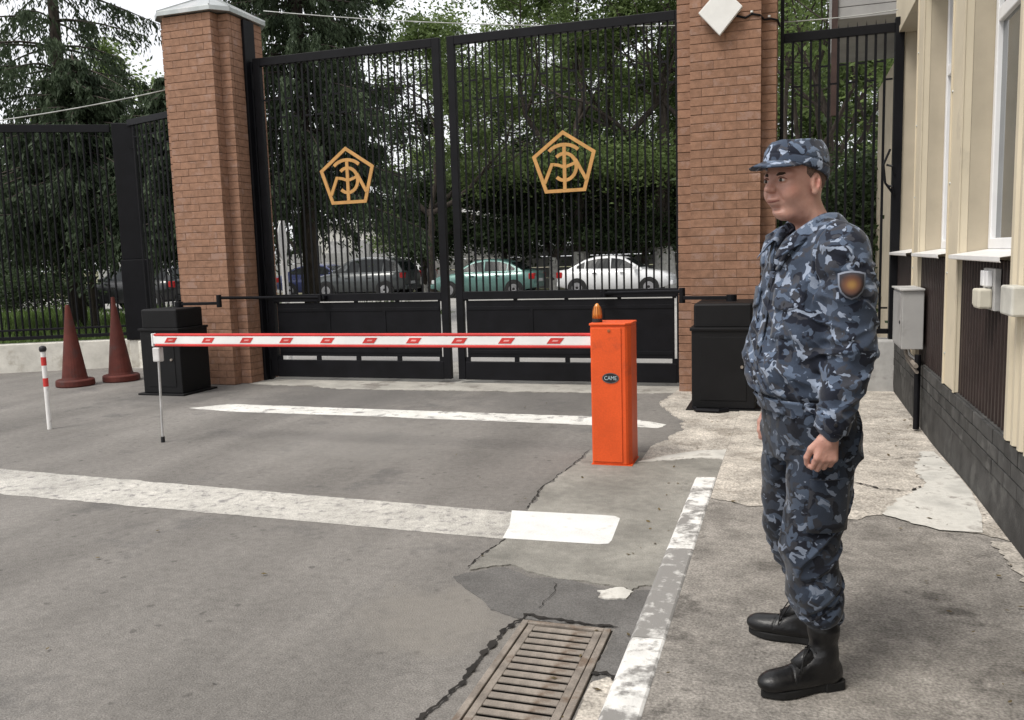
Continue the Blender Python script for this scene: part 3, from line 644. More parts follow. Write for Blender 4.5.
def fences():
    t = thing('bar_fence', 'black steel bar fence standing on the low white wall at left', 'fence', (-11, 9.9, 0))
    bar_fence(t, (-9.62, 10.62), (-13.4, 8.52), .47, 3.56, 44, ((.50, .05), (3.56, .11), (.62, .03)), r=.011)
    w = jag([(0, 0)], 1, 0)  # noqa
    wallm = mat('whitewashed_wall', (.60, .58, .52), .9, var=.08, scale=4, bump=.005, bscale=25, stain=(.42, .39, .33), stscale=3, stamt=.35)
    d = (Vector((-13.4, 8.52))-Vector((-9.45, 10.72))).normalized(); nn = Vector((d.y, -d.x))*.12
    a, b = Vector((-9.45, 10.72)), Vector((-13.4, 8.52))
    tag(MB().prism([tuple(a+nn), tuple(b+nn), tuple(b-nn), tuple(a-nn)], -.02, .42).build('low_wall', wallm, bevel=.01), 'low rough whitewashed wall under the left bar fence', 'wall')
    a, b = Vector((-7.45, 10.0)), Vector((-9.3, 10.62)); d = (b-a).normalized(); nn = Vector((d.y, -d.x))*.11
    tag(MB().prism([tuple(a+nn), tuple(b+nn), tuple(b-nn), tuple(a-nn)], -.02, .40).build('low_wall', wallm, bevel=.01), 'short low whitewashed wall between the thick black post and the left brick pillar', 'wall')
    t = thing('fence_post', 'thick black fence post rising behind the cones', 'post', (-9.42, 10.68, 0))
    MB().obox((-9.42, 10.68, 2.62), (.15, .11, 1.0), ((.87, .5, 0), (-.5, .87, 0), (0, 0, 1))).build('upper_shaft', blackp, t, bevel=.01)
    MB().obox((-9.36, 10.66, 1.02), (.20, .14, .60), ((.87, .5, 0), (-.5, .87, 0), (0, 0, 1))).build('lower_box', blackp, t, bevel=.01)
    MB().obox((-9.36, 10.66, .20), (.17, .12, .215), ((.87, .5, 0), (-.5, .87, 0), (0, 0, 1))).build('footing', mat('whitewashed_wall', (1, 1, 1)), t, bevel=.01)
    t = thing('bar_fence', 'narrow black bar panel between the thick post and the left brick pillar', 'fence', (-8.4, 10.1, 0))
    bar_fence(t, (-7.43, 10.0), (-9.26, 10.60), .44, 3.60, 16, ((.47, .05), (3.61, .09)), ((3.25, 3.40),), r=.010)
    MB().cyl((-7.95, 10.12, .44), (-7.95, 10.12, 3.5), .022, n=10).build('galvanised_upright', mat('dull_zinc', (.30, .30, .29), .5, .4), t)
    MB().cyl((-8.06, 10.15, .44), (-8.06, 10.15, 3.5), .018, n=10).build('galvanised_upright', mat('dull_zinc', (.30, .30, .29), .5, .4), t)
    # right side
    t = thing('side_gate', 'tall black bar side gate between the right brick pillar and the building', 'gate', (.45, GY, 0))
    x0, x1 = -.06, .985
    MB().box(x0-.035, x0, GY-.04, GY+.04, 0, 4.25).build('post', blackp, t, bevel=.004)
    po = MB().box(x1, x1+.085, GY-.05, GY+.05, .0, 3.72).build('post', blackp, t, bevel=.004)
    bar_fence(t, (x0, GY), (x1, GY), .60, 3.60, 11, ((3.63, .09), (.62, .05)), ((3.32, 3.14), (1.0, .86)), r=.012, spike=.13)
    a = MB()
    for z in (2.1, 2.3):
        a.tube([(x1-.05, GY-.03, z), (x1+.0, GY-.06, z-.02), (x1+.02, GY-.06, z-.1)], .012, 6)
    a.tube([(.96, GY-.05, 2.45), (.90, GY-.06, 2.3), (.92, GY-.06, 2.12), (.99, GY-.05, 2.02)], .012, 6); a.build('bent_rod', blackp, t)
    pl = MB(); rnd = random.Random(4)
    pl.prism(jag([(-.1, GY-.16), (1.06, GY-.16), (1.06, GY+.16), (-.1, GY+.16)], .2, .012, 6), -.02, .54)
    tag(pl.build('fence_plinth', mat('grey_render', (.40, .395, .38), .9, var=.1, scale=4, bump=.005, bscale=20, stain=(.28, .27, .26), stscale=4, stamt=.3), bevel=.02), 'low grey rendered plinth under the side gate', 'plinth')
fences()

# ================================================================== building on the right
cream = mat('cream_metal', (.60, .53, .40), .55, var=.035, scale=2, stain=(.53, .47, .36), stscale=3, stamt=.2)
cream2 = mat('cream_shaded', (.43, .375, .285), .7, var=.05, scale=2.5, bump=.001, bscale=20)  # same cream, darkened to hold the shade inside the window reveals
brownc = mat('dark_brown_profile', (.030, .020, .018), .42, var=.12, scale=4, bump=.0004, bscale=80)
plin = mat('dark_painted_plinth', (.055, .054, .052), .75, var=.2, scale=6, bump=.003, bscale=60, stain=(.10, .098, .093), stscale=5, stamt=.3, objvar=.12)
upvc = mat('white_frame', (.78, .78, .78), .35, var=.02)
glass = mat('window_glass', (.05, .06, .065), .06, var=.1, spec=.8)
sillm = mat('white_sill', (.76, .75, .73), .4, var=.03)
def building():
    X = 1.03
    t = thing('guard_building', 'cream metal-clad building with tall windows and dark brown corrugated panels at right', 'building', (1.5, 6, 0))
    YE = 9.72
    MB().box(X+.012, 4.5, -2, YE, -.05, .535).build('plinth_core', plin, t)
    # lower plinth render, upper brick courses proud of it
    bmesh_ = None
    mb = MB(); mb.grid([[(X+.004, y, .0), (X-.004, y, .1), (X, y, .285)] for y in np.linspace(-2, YE-.01, 60)]); mb.build('plinth_render', plin, t, smooth=True)
    L, Hc = .262, .081
    b0 = MB().box(-.004, .016, -L/2+.004, L/2-.004, .004, Hc-.004).mesh('plinth_brick', plin)
    rnd = random.Random(2)
    for c in range(3):
        y = 2.2+(c % 2)*L/2
        while y < YE-.2:
            o = link('plinth_brick', b0, t); o.location = (X+rnd.uniform(-.003, .002), y, .288+c*Hc); y += L
    # posts
    posts = [(-.6, -.2), (1.15, 1.55), (2.9, 3.3), (4.36, 4.72), (6.10, 6.52), (7.86, 8.22), (9.55, YE)]
    posts = [(-2, -.4), (1.0, 1.4), (2.55, 2.95), (3.75, 4.70), (6.10, 6.52), (7.86, 8.22), (9.52, YE)]
    ZL, ZT = 3.57, 6.0
    for (a, b) in posts:
        mb = MB(); n = max(2, int((b-a)/.11)); ribbed = (b-a) > .6
        mb.box(X+.003, X+.05, a, b, .536, ZL)
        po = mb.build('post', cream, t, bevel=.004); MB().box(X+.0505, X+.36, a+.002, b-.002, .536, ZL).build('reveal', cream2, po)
        if ribbed:
            k = 0
            for y in np.arange(a+.06, b-.03, .12):
                MB().prism([(X+.004, y-.03), (X-.012, y-.018), (X-.012, y+.018), (X+.004, y+.03)], .536, ZL).build('rib', cream, po)
        for y in (a+.03, b-.03):
            for z in (.75, 1.3, 1.9, 2.5, 3.1): MB().lathe((X+.003, y, z), [(.009, 0), (.006, .006), (.001, .007)], 8, ((0, 1, 0), (0, 0, 1), (-1, 0, 0))).build('screw', tin, po)
        MB().box(X-.007, X+.0025, a-.004, a+.022, .536, ZL-.01).build('edge_trim', cream, po); MB().box(X-.007, X+.0025, b-.022, b+.004, .536, ZL-.01).build('edge_trim', cream, po)
    # wall above the windows
    MB().box(X-.002, X+.36, -2, YE, ZL+.001, ZT).build('upper_wall', cream, t, bevel=.004)
    MB().box(X-.012, X+.0, -2, YE, ZL+.0, ZL+.06).build('lintel_trim', cream, t, bevel=.003)
    MB().box(X-.25, 4.6, -2.1, YE+.2, ZT+.001, ZT+.25).build('roof_edge', brownc, t, bevel=.01)
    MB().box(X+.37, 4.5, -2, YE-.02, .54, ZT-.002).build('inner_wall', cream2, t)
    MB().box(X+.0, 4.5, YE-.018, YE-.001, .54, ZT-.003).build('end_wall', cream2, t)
    openings = [(posts[i][1], posts[i+1][0]) for i in range(len(posts)-1)]
    for a, b in openings:
        # corrugated panel below the sill
        mb = MB(); pts = []; y = a; k = 0
        while y < b-.001:
            for dy, dx in ((0, .05), (.022, .05), (.032, .024), (.058, .024), (.068, .05)):
                if y+dy <= b: pts.append((X+dx, y+dy))
            y += .0801
        pts.append((X+.05, b))
        mb.grid([[(p[0], p[1], .5365) for p in pts], [(p[0], p[1], 1.40) for p in pts]]); mb.build('corrugated_panel', brownc, t)
        # reveals
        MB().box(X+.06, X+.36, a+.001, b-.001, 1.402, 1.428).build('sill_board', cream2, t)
        s = MB(); s.add([(X-.055, a+.004, 1.425), (X-.055, b-.004, 1.425), (X+.17, b-.004, 1.455), (X+.17, a+.004, 1.455), (X-.055, a+.004, 1.405), (X-.055, b-.004, 1.405), (X-.05, a+.004, 1.40), (X-.05, b-.004, 1.40)], [(0, 1, 2, 3), (4, 5, 1, 0), (6, 7, 5, 4)])
        wn = s.build('sill', sillm, t, solid=.003)
        # window: frame, transom, mullion and panes
        wx0, wx1 = X+.165, X+.235; fw = .065
        f = MB(); f.box(wx0, wx1, a+.002, a+fw, 1.458, ZL-.003); f.box(wx0, wx1, b-fw, b-.002, 1.458, ZL-.003); f.box(wx0, wx1, a+fw, b-fw, 1.458, 1.458+fw); f.box(wx0, wx1, a+fw, b-fw, ZL-fw, ZL-.003)
        ym = (a+b)/2; zt = 2.82
        f.box(wx0+.002, wx1-.002, a+fw, b-fw, zt, zt+.08); f.box(wx0+.004, wx1-.004, ym-.04, ym+.04, 1.458+fw, zt); f.box(wx0+.004, wx1-.004, ym-.04, ym+.04, zt+.08, ZL-fw)
        fo = f.build('window', upvc, t, bevel=.006)
        for c, d in ((a+fw, ym-.04), (ym+.04, b-fw)):
            for z0, z1 in ((1.458+fw, zt), (zt+.08, ZL-fw)): MB().box(wx0+.03, wx0+.038, c, d, z0, z1).build('pane', glass, fo)
    # grey cabinet on the wall with its post and pipes
    t2 = thing('electric_cabinet', 'grey metal electric cabinet mounted on the building wall by the side gate', 'cabinet', (.95, 7.8, .66))
    greym = mat('grey_enamel', (.34, .335, .325), .5, var=.04, scale=3, stain=(.28, .275, .265), stscale=4, stamt=.2)
    bx = MB().box(.868, 1.028, 7.45, 8.02, .665, 1.135).build('body', greym, t2, bevel=.006)
    MB().box(.861, .8675, 7.47, 8.0, .685, 1.115).build('door', greym, bx, bevel=.002)
    MB().box(.85, 1.03, 7.43, 8.04, 1.1355, 1.15).build('lid', mat('grey_light', (.46, .455, .44), .5), t2, bevel=.003)
    MB().cyl((.855, 7.52, .88), (.861, 7.52, .88), .014, n=10).build('lock', drk, bx)
    MB().cyl((.985, 7.40, .03), (.985, 7.40, .63), .024, n=12).build('post', blackp, t2)
    pp_ = MB(); pp_.tube([(.98, 8.1, .60), (.96, 7.9, .58), (.96, 7.3, .55)], .018, 8); pp_.tube([(.99, 8.1, .55), (.97, 7.9, .53), (.97, 7.32, .50)], .014, 8); pp_.build('pipe', mat('rusty_grey', (.22, .19, .16), .7), t2)
    MB().tube([(.95, 7.7, .665), (.96, 7.68, .6), (.985, 7.5, .58)], .012, 6).build('pipe', mat('grey_light', (1, 1, 1)), t2)
    # meter boxes on the third panel
    t3 = thing('meter_box', 'small pale meter boxes clustered on the dark corrugated panel', 'meter box', (1.0, 5.1, 1.2))
    pv = mat('ivory_plastic', (.56, .53, .44), .5, var=.05)
    MB().box(X-.006, X+.023, 5.02, 5.30, 1.14, 1.36).build('backplate', mat('grey_light', (1, 1, 1)), t3, bevel=.003)
    MB().box(X-.075, X-.0065, 5.06, 5.19, 1.15, 1.255).build('case', pv, t3, bevel=.012); MB().box(X-.06, X-.0065, 5.2, 5.30, 1.155, 1.25).build('case', pv, t3, bevel=.01)
    for y in (5.07, 5.165): MB().box(X-.035, X-.0065, y, y+.07, 1.265, 1.35).build('breaker', upvc, t3, bevel=.006)
    t4 = thing('junction_box', 'pale grey junction box on the ribbed cream post at the right edge', 'junction box', (1.0, 4.55, 1.2))
    MB().box(X-.085, X-.013, 4.30, 4.52, 1.165, 1.30).build('case', mat('pale_grey_plastic', (.50, .49, .44), .5), t4, bevel=.01)
    MB().cyl((X-.05, 4.52, 1.225), (X-.05, 4.545, 1.225), .016, n=12).build('gland', drk, t4)
    # rear wing seen over the side gate: grey boarded gable on a white tiled column
    t5 = thing('rear_wing', 'grey boarded overhang of the building seen above the side gate', 'building', (2, 14, 0))
    gb = mat('grey_boards', (.30, .295, .285), .7, var=.06, scale=3)
    for k in range(13): MB().box(.62, 5, 13.0+.0, 16, 4.58+k*.16, 4.58+k*.16+.152).build('board', gb, t5, bevel=.004)
    MB().box(.54, .615, 12.96, 13.06, 3.3, 7).build('downpipe', mat('dark_brown_pipe', (.05, .03, .025), .5), t5)
    MB().box(1.23, 1.42, 11.6, 11.85, .0, 6.5).build('column', cream, t5, bevel=.006)
    wt = mat('white_tile', (.62, .60, .52), .5, var=.05, objvar=.06)
    b0 = MB().box(-.058, .058, 0, .012, -.058, .058).mesh('tile', wt)
    MB().box(1.421, 3.0, 11.7, 16, 0, 4.1).build('wall', cream2, t5)
    for i in range(22):
        for j in range(2):
            o = link('tile', b0, t5); o.location = (1.235+.06+j*.12-.0, 11.585, .3+i*.12)
building()

# ================================================================== beyond the gate
def round_sign():
    t = thing('road_sign', 'round road sign on a white post seen from behind through the left gate leaf', 'road sign', (-7.2, 11.3, 0))
    wm = mat('white_sign_metal', (.66, .66, .65), .5, var=.04)
    MB().cyl((-7.22, 11.3, 0), (-7.22, 11.3, 2.13), .045, n=14).build('post', wm, t)
    ax = Vector((.84, -.54, 0)); nx = Vector((.54, .84, 0))
    MB().lathe((-7.20, 11.25, 1.83), [(.001, 0), (.29, 0), (.29, .012), (.001, .012)], 32, (Vector((.35, -.94, 0)), (0, 0, 1), Vector((.94, .35, 0)))).build('disc', wm, t)
round_sign()
# concrete panel wall behind the parked cars: each panel a part
def panel_wall():
    t = thing('concrete_wall', 'grey concrete panel wall running behind the parked cars', 'wall', (-10, 37.5, 0))
    cm = mat('grey_panel', (.30, .30, .29), .9, var=.08, scale=1.2, objvar=.10, stain=(.24, .24, .23), stscale=.8, stamt=.3)
    b0 = MB().box(-1.24, 1.24, -.05, .05, .0, .455).mesh('panel', cm); p0 = MB().box(-.09, .09, -.09, .09, 0, 2.3).mesh('post', cm)
    for i in range(22):
        x = -34+i*2.68
        o = link('post', p0, t); o.location = (x-1.34, 37.5, 0)
        for k in range(4): o = link('panel', b0, t, bevel=.01); o.location = (x, 37.5, .02+k*.48)
panel_wall()
def garage():
    t = thing('garage', 'pale flat-roofed garage seen through the left gate leaf', 'building', (-22.8, 43, 0))
    MB().box(-24.6, -21.0, 42, 47, 0, 3.42).build('wall', mat('pale_render', (.55, .54, .51), .9, var=.05), t)
    MB().box(-24.8, -20.8, 41.8, 47.2, 3.421, 3.65).build('roof', mat('white_roof', (.72, .72, .71), .6), t)
    for x in (-23.9, -22.4): MB().box(x, x+1.1, 41.9, 41.999, 0, 2.6).build('door', mat('garage_door', (.36, .36, .36), .6), t)
    t = thing('kiosk', 'small white-roofed kiosk beyond the parked green car', 'building', (-13.5, 40, 0))
    MB().box(-15.2, -13.6, 40, 42, 0, 3.3).build('wall', mat('pale_render', (1, 1, 1)), t)
    mb = MB(); mb.add([(-15.4, 39.7, 3.75), (-13.3, 39.7, 3.3), (-13.3, 42.2, 3.3), (-15.4, 42.2, 3.75), (-15.4, 39.7, 3.9), (-13.3, 39.7, 3.45), (-13.3, 42.2, 3.45), (-15.4, 42.2, 3.9)], [(0, 3, 2, 1), (4, 5, 6, 7), (0, 1, 5, 4), (1, 2, 6, 5), (2, 3, 7, 6), (3, 0, 4, 7)])
    mb.build('roof', mat('white_roof', (1, 1, 1)), t)
garage()

# ------------------------------------------------------------------ parked cars
rubber = mat('tyre_rubber', (.02, .02, .02), .85); rimm = mat('rim_alloy', (.35, .35, .36), .35, .8); carglass = mat('car_glass', (.012, .015, .016), .18, spec=.25)
tailm = mat('tail_light', (.35, .015, .015), .25); headm = mat('head_light', (.6, .62, .63), .15); trimm = mat('black_trim', (.02, .02, .02), .6)
def car(label, loc, rz, paint, kind='sedan'):
    """nose towards +x in its own frame"""
    t = thing('parked_car', label, 'car', (0, 0, 0), 'cars parked beyond the gate')
    if kind == 'sedan':
        L = [(-2.08, .62, .78, .70), (-2.0, .34, .93, .80), (-1.55, .24, .98, .83), (-1.0, .2, .97, .845), (0, .2, .95, .85), (.75, .2, .95, .845), (1.2, .2, .90, .83), (1.75, .26, .82, .79), (2.0, .34, .70, .72), (2.08, .44, .60, .60)]
        roof = [(-1.62, .97), (-1.05, 1.30), (-.65, 1.40), (-.1, 1.43), (.35, 1.37), (.62, 1.22), (1.05, .945)]
        split = [(-1.02, -.98), (-.12, -.06)]
    else:
        L = [(-2.15, .70, .98, .72), (-2.08, .40, 1.06, .82), (-1.5, .28, 1.06, .86), (-.8, .26, 1.05, .87), (0, .26, 1.04, .875), (.8, .26, 1.03, .87), (1.3, .28, .99, .85), (1.85, .32, .90, .80), (2.1, .42, .78, .70), (2.16, .50, .68, .58)]
        roof = [(-2.05, 1.06), (-1.75, 1.45), (-1.3, 1.60), (-.4, 1.64), (.25, 1.57), (.6, 1.40), (1.1, 1.03)]
        split = [(-1.22, -1.16), (-.2, -.14)]
    mb = MB(); rows = []
    for x, zb, zt, hw in L:
        zm = zb+(zt-zb)*.55
        rows.append([(x, -hw*.80, zt), (x, -hw*.96, zt-.06), (x, -hw, zm), (x, -hw*.97, zb+.06), (x, -hw*.86, zb), (x, hw*.86, zb), (x, hw*.97, zb+.06), (x, hw, zm), (x, hw*.96, zt-.06), (x, hw*.80, zt)])
    mb.grid(rows, closed=True); n = 10; m = len(rows); mb.f += [tuple(range(n)), tuple((m-1)*n+k for k in range(n))]
    body = mb.build('body', paint, t, smooth=True)
    # cabin: pillars and roof in paint, glass proud
    def beltz(x): return np.interp(x, [q[0] for q in L], [q[2] for q in L])
    cab = MB(); rows = []
    for x, z in roof:
        zb = beltz(x)-.03; k = max(0, min(1, (z-zb)/.45)); hb, ht = .80*(.85/.85), .80-.22*k
        rows.append([(x, -ht, z-.03*k), (x, -ht+.12, z), (x, ht-.12, z), (x, ht, z-.03*k), (x, .80, zb-.02), (x, -.80, zb-.02)])
    cab.grid(rows, closed=True); m = len(rows); cab.f += [tuple(range(6)), tuple((m-1)*6+k for k in range(6))]
    cab.build('cabin', paint, t, smooth=False, bevel=.03)
    rx = [q[0] for q in roof]; rz_ = [q[1] for q in roof]
    def side_glass(x0, x1, s):
        xs = np.linspace(x0, x1, 7); P = [[], []]
        for x in xs:
            zt = np.interp(x, rx, rz_); zb = beltz(x)+.015; zz = zt-.09
            if zz < zb+.01: zz = zb+.01
            def yy(z): k = max(0, min(1, (np.interp(x, rx, rz_)-(beltz(x)-.03))/.45)); f = (z-(beltz(x)-.05))/max(.05, (np.interp(x, rx, rz_)-.03*k-(beltz(x)-.05))); return .80-.22*k*f+.012
            P[0].append((x, s*yy(zb), zb)); P[1].append((x, s*yy(zz), zz))
        MB().grid(P).build('side_window', carglass, t)
    edges = [roof[0][0]+.32, split[0][0]], [split[0][1], split[1][0]], [split[1][1], roof[-1][0]-.22]
    for a, b in edges:
        if b > a+.05:
            for s in (-1, 1): side_glass(a, b, s)
    for (i0, i1) in ((0, 1), (-1, -2)):
        (xa, za), (xb, zb) = roof[i0], roof[i1]
        if i0 == -1: xb, zb = roof[-3][0]+.03, roof[-3][1]-.03
        dn = Vector((-(zb-za), 0, xb-xa)).normalized(); dn = dn if dn.z > 0 else -dn; o = dn*.02
        P = [[(xa+(xb-xa)*f+o.x, s*(.72-.16*f), za+(zb-za)*f+o.z) for s in (-1, -.4, .4, 1)] for f in (.1, .5, .9)]
        MB().grid(P).build('windscreen' if i0 == -1 else 'rear_window', carglass, t)
    wr = .30 if kind == 'sedan' else .34
    for x in (-1.28, 1.30):
        for s in (-1, 1):
            MB().lathe((x, s*.80, wr), [(.001, -.06), (wr+.05, -.06), (wr+.05, .062), (.001, .062)], 24, ((1, 0, 0), (0, 0, 1), (0, s, 0))).build('wheel_arch', trimm, t)
            wo_ = MB().lathe((x, s*.80, wr), [(.18, -.1), (wr-.02, -.1), (wr, -.07), (wr, .07), (wr-.02, .085), (.19, .085)], 24, ((1, 0, 0), (0, 0, 1), (0, s, 0))).build('wheel', rubber, t)
            MB().lathe((x, s*.80, wr), [(.001, .06), (.06, .088), (.19, .086), (.195, .05)], 20, ((1, 0, 0), (0, 0, 1), (0, s, 0))).build('rim', rimm, wo_)
    for s in (-1, 1):
        x, z = L[1][0], L[1][2]
        MB().box(x-.06, x+.16, min(s*.52, s*.825), max(s*.52, s*.825), z-.28, z-.06).build('tail_light', tailm, t, bevel=.03)
        x, z = L[-2][0], L[-2][2]
        MB().box(x-.22, x+.05, min(s*.42, s*.74), max(s*.42, s*.74), z-.17, z-.02).build('headlight', headm, t, bevel=.03)
        MB().obox((.82, s*.93, beltz(.8)+.06), (.07, .09, .06), ((1, 0, 0), (0, 1, 0), (0, 0, 1))).build('mirror', paint, t, bevel=.03)
        for x in (-.72, .28): MB().box(x, x+.16, min(s*.845, s*.868), max(s*.845, s*.868), .80, .825).build('door_handle', trimm, t)
    for x, w_ in ((L[1][0]-.05, .12), (L[-2][0]-.02, .14)): MB().box(x-.03, x+w_, -.70, .70, .34, .52).build('bumper', paint, t, bevel=.04)
    MB().box(L[0][0]-.012, L[0][0]+.02, -.26, .26, .55, .66).build('number_plate', headm, t)
    t.location = loc; t.rotation_euler = (0, 0, R(rz))
    return t
def paint(n, c, r=.3, metal=.0): return mat(n, c, r, metal, var=.02, coat=.5)
car('white sedan parked in front of a whitewashed tree trunk, right of the green car', (-5.95, 31, 0), 0, paint('white_paint_car', (.70, .71, .72)))
car('green sedan parked with its tail towards the white car', (-10.9, 31, 0), 180, paint('green_paint_car', (.11, .215, .195), .3, .2))
car('grey hatchback with dark glass parked facing left behind the left gate leaf', (-16.3, 31.3, 0), 180, paint('grey_paint_car', (.07, .078, .08), .3, .2), 'suv')
car('white car roof showing just behind the grey hatchback', (-17.6, 36.1, 0), 180, paint('white_paint_car', (1, 1, 1)), 'suv')
car('dark blue car behind the round sign, its red tail light towards the pillar', (-19.5, 33.7, 0), 0, paint('blue_paint_car', (.025, .035, .11), .3, .1))
car('black car parked behind the left fence near the thick post', (-22.1, 25.2, 0), 180, paint('black_paint_car', (.016, .017, .018)), 'suv')
car('silver car parked behind the left fence at the edge of the picture', (-31.4, 26.2, 0), 180, paint('silver_paint_car', (.42, .43, .44), .3, .4))

# ------------------------------------------------------------------ vegetation
def leafmat(name, c1, c2, rough=.6, tr=.45):
    m = bpy.data.materials.new(name); m.use_nodes = True; n = m.node_tree.nodes; l = m.node_tree.links; p = n['Principled BSDF']; out = n['Material Output']
    tc = n.new('ShaderNodeTexCoord'); ns = n.new('ShaderNodeTexNoise'); ns.inputs['Scale'].default_value = .9; ns.inputs['Detail'].default_value = 8; ns.inputs['Roughness'].default_value = .75
    l.new(tc.outputs['Object'], ns.inputs['Vector']); rp = n.new('ShaderNodeValToRGB'); rp.color_ramp.elements[0].position = .33; rp.color_ramp.elements[1].position = .68
    rp.color_ramp.elements[0].color = (*c1, 1); rp.color_ramp.elements[1].color = (*c2, 1); l.new(ns.outputs['Fac'], rp.inputs[0]); l.new(rp.outputs[0], p.inputs['Base Color'])
    p.inputs['Roughness'].default_value = rough; p.inputs['Specular IOR Level'].default_value = .3
    tb = n.new('ShaderNodeBsdfTranslucent'); l.new(rp.outputs[0], tb.inputs['Color']); ms = n.new('ShaderNodeMixShader'); ms.inputs[0].default_value = tr
    l.new(p.outputs[0], ms.inputs[1]); l.new(tb.outputs[0], ms.inputs[2]); l.new(ms.outputs[0], out.inputs['Surface'])
    return m
lf_dark = leafmat('leaf_shaded_green', (.020, .034, .015), (.056, .085, .032))  # canopy shade over the low trees is put into this leaf colour
lf_mid = leafmat('leaf_mid_green', (.062, .098, .032), (.150, .205, .068))
lf_light = leafmat('leaf_light_green', (.090, .140, .040), (.200, .265, .090))
lf_spruce = leafmat('spruce_needles', (.028, .044, .023), (.070, .100, .050), .7, .3)
lf_grass = leafmat('grass_blades', (.06, .10, .025), (.14, .21, .055))
bark = mat('bark', (.055, .045, .038), .95, var=.25, scale=6, bump=.01, bscale=20, stretch=(3, 3, .6)); lime = mat('limewashed_bark', (.50, .49, .46), .9, var=.1, scale=8, bump=.006, bscale=30, stain=(.25, .23, .2), stscale=6, stamt=.2)
def leaf_quads(C, size, rng, flat=.5, aspect=.5):
    N = len(C); n = rng.normal(size=(N, 3)); n[:, 2] = np.abs(n[:, 2])+flat; n /= np.linalg.norm(n, axis=1)[:, None]
    a = rng.normal(size=(N, 3)); a -= n*(a*n).sum(1)[:, None]; a /= np.linalg.norm(a, axis=1)[:, None]; b = np.cross(n, a)
    s = size*rng.uniform(.45, 1.75, N)[:, None]
    V = np.stack([C-a*s*.5, C+b*s*.5*aspect-a*s*.05, C+a*s*.5, C-b*s*.5*aspect-a*s*.05], 1).reshape(-1, 3)
    return V, np.arange(4*N).reshape(-1, 4)
def limbs(mb, rng, p, d, L, r, depth, tips, segs=4, spread=.75, up=.12, kids=(3, 4)):
    pts = [p]; dd = d.copy(); q = p.copy()
    for i in range(segs):
        dd = dd+rng.normal(size=3)*.14+np.array([0, 0, up*.5]); dd /= np.linalg.norm(dd); q = q+dd*L/segs; pts.append(q.copy())
    rr = [r*(1-.62*i/segs) for i in range(segs+1)]
    if r > .008: mb.tube([Vector(x) for x in pts], rr, 7 if r > .06 else 5, cap=False)
    if depth == 0: tips.append(q); tips.append(pts[-2]); return
    k = int(rng.integers(kids[0], kids[1]+1))
    for j in range(k):
        f = rng.uniform(.45, 1.0) if j else 1.0; i = min(segs, max(1, int(round(f*segs)))); base = pts[i]
        nd = dd+rng.normal(size=3)*spread; nd[2] += up; nd /= np.linalg.norm(nd)
        limbs(mb, rng, base, nd, L*rng.uniform(.6, .8), rr[i]*.72, depth-1, tips, segs, spread, up, kids)
def tree(label, x, y, h, seed, leaf, trunk_h=2.5, r=.16, crown=(3.2, 3.2), n=14000, lsize=.16, limewash=0, group='trees beyond the gate', low=0, lean=(0, 0), depth=3, stems=1, drop=0, name='broadleaf_tree', clump=.42):
    t = thing(name, label, 'shrub' if name == 'shrub' else 'tree', (x, y, 0), group); rng = np.random.default_rng(seed)
    mb = MB(); tips = []
    for s in range(stems):
        off = np.array([0, 0, 0.]) if stems == 1 else np.append(rng.normal(size=2)*.25, 0)
        d = np.array([lean[0]+(rng.normal()*.22 if stems > 1 else 0), lean[1]+(rng.normal()*.2 if stems > 1 else 0), 1.0]); d /= np.linalg.norm(d)
        p = np.array([x, y, -.1])+off; pts = [p]; q = p.copy(); m = 5
        for i in range(m): q = q+d*(trunk_h+.1)/m+np.append(rng.normal(size=2)*.03, 0); pts.append(q.copy())
        mb.tube([Vector(v) for v in pts], [r*1.25]+[r*(1-.06*i) for i in range(1, m+1)], 10, cap=True)
        k = 4 if stems == 1 else 2
        for j in range(k):
            a = 2*math.pi*(j+rng.uniform(-.3, .3))/k
            nd = np.array([math.cos(a)*.75, math.sin(a)*.75, rng.uniform(.45, 1.0)]) if j < k-1 else np.append(d[:2]+rng.normal(size=2)*.15, 1.2); nd /= np.linalg.norm(nd)
            limbs(mb, rng, pts[-1]-np.array([0, 0, rng.uniform(0, .3)*min(1.2, trunk_h)]) if j < k-1 else pts[-1], nd, (h-trunk_h)*rng.uniform(.38, .5), r*.62, depth-1 if stems == 1 else depth-1, tips)
    tr = mb.build('trunk', bark, t, smooth=True)
    if limewash: MB().tube([(x-.002, y, -.02), (x+lean[0]*limewash, y+lean[1]*limewash, limewash)], [r*1.34, r*1.10], 14, cap=False).build('limewash', lime, t, smooth=True)
    tips = np.array(tips); c = np.array([x, y, 0])
    # squeeze tips to the crown's box, add low drooping sprays
    T = tips-c; hx = np.quantile(np.abs(T[:, 0]), .95)+1e-6; hy = np.quantile(np.abs(T[:, 1]), .95)+1e-6
    T[:, 0] *= min(1.6, crown[0]/hx); T[:, 1] *= min(1.6, crown[1]/hy); zt = T[:, 2].max(); T[:, 2] = trunk_h+(T[:, 2]-trunk_h)*(h-trunk_h)/(zt-trunk_h)
    if low: 
        m = int(len(T)*.6); a = rng.uniform(0, 2*math.pi, m); rr = np.sqrt(rng.uniform(.15, 1, m)); ex = np.stack([np.cos(a)*rr*crown[0], np.sin(a)*rr*crown[1], rng.uniform(low, trunk_h+1, m)], 1); T = np.vstack([T, ex])
    wt_ = rng.lognormal(0, .8, len(T)); idx = rng.choice(len(T), n, p=wt_/wt_.sum()); cl = T[idx]+rng.normal(size=(n, 3))*np.array([clump, clump, clump*.62])*rng.choice([.6, 1, 1.5], n)[:, None]
    if drop: cl[:, 2] -= np.abs(rng.normal(size=n))*drop
    V, F = leaf_quads(cl+c, lsize, rng)
    cr_ = link('crown', np_mesh('crown', V, F, leaf), t)
    return t
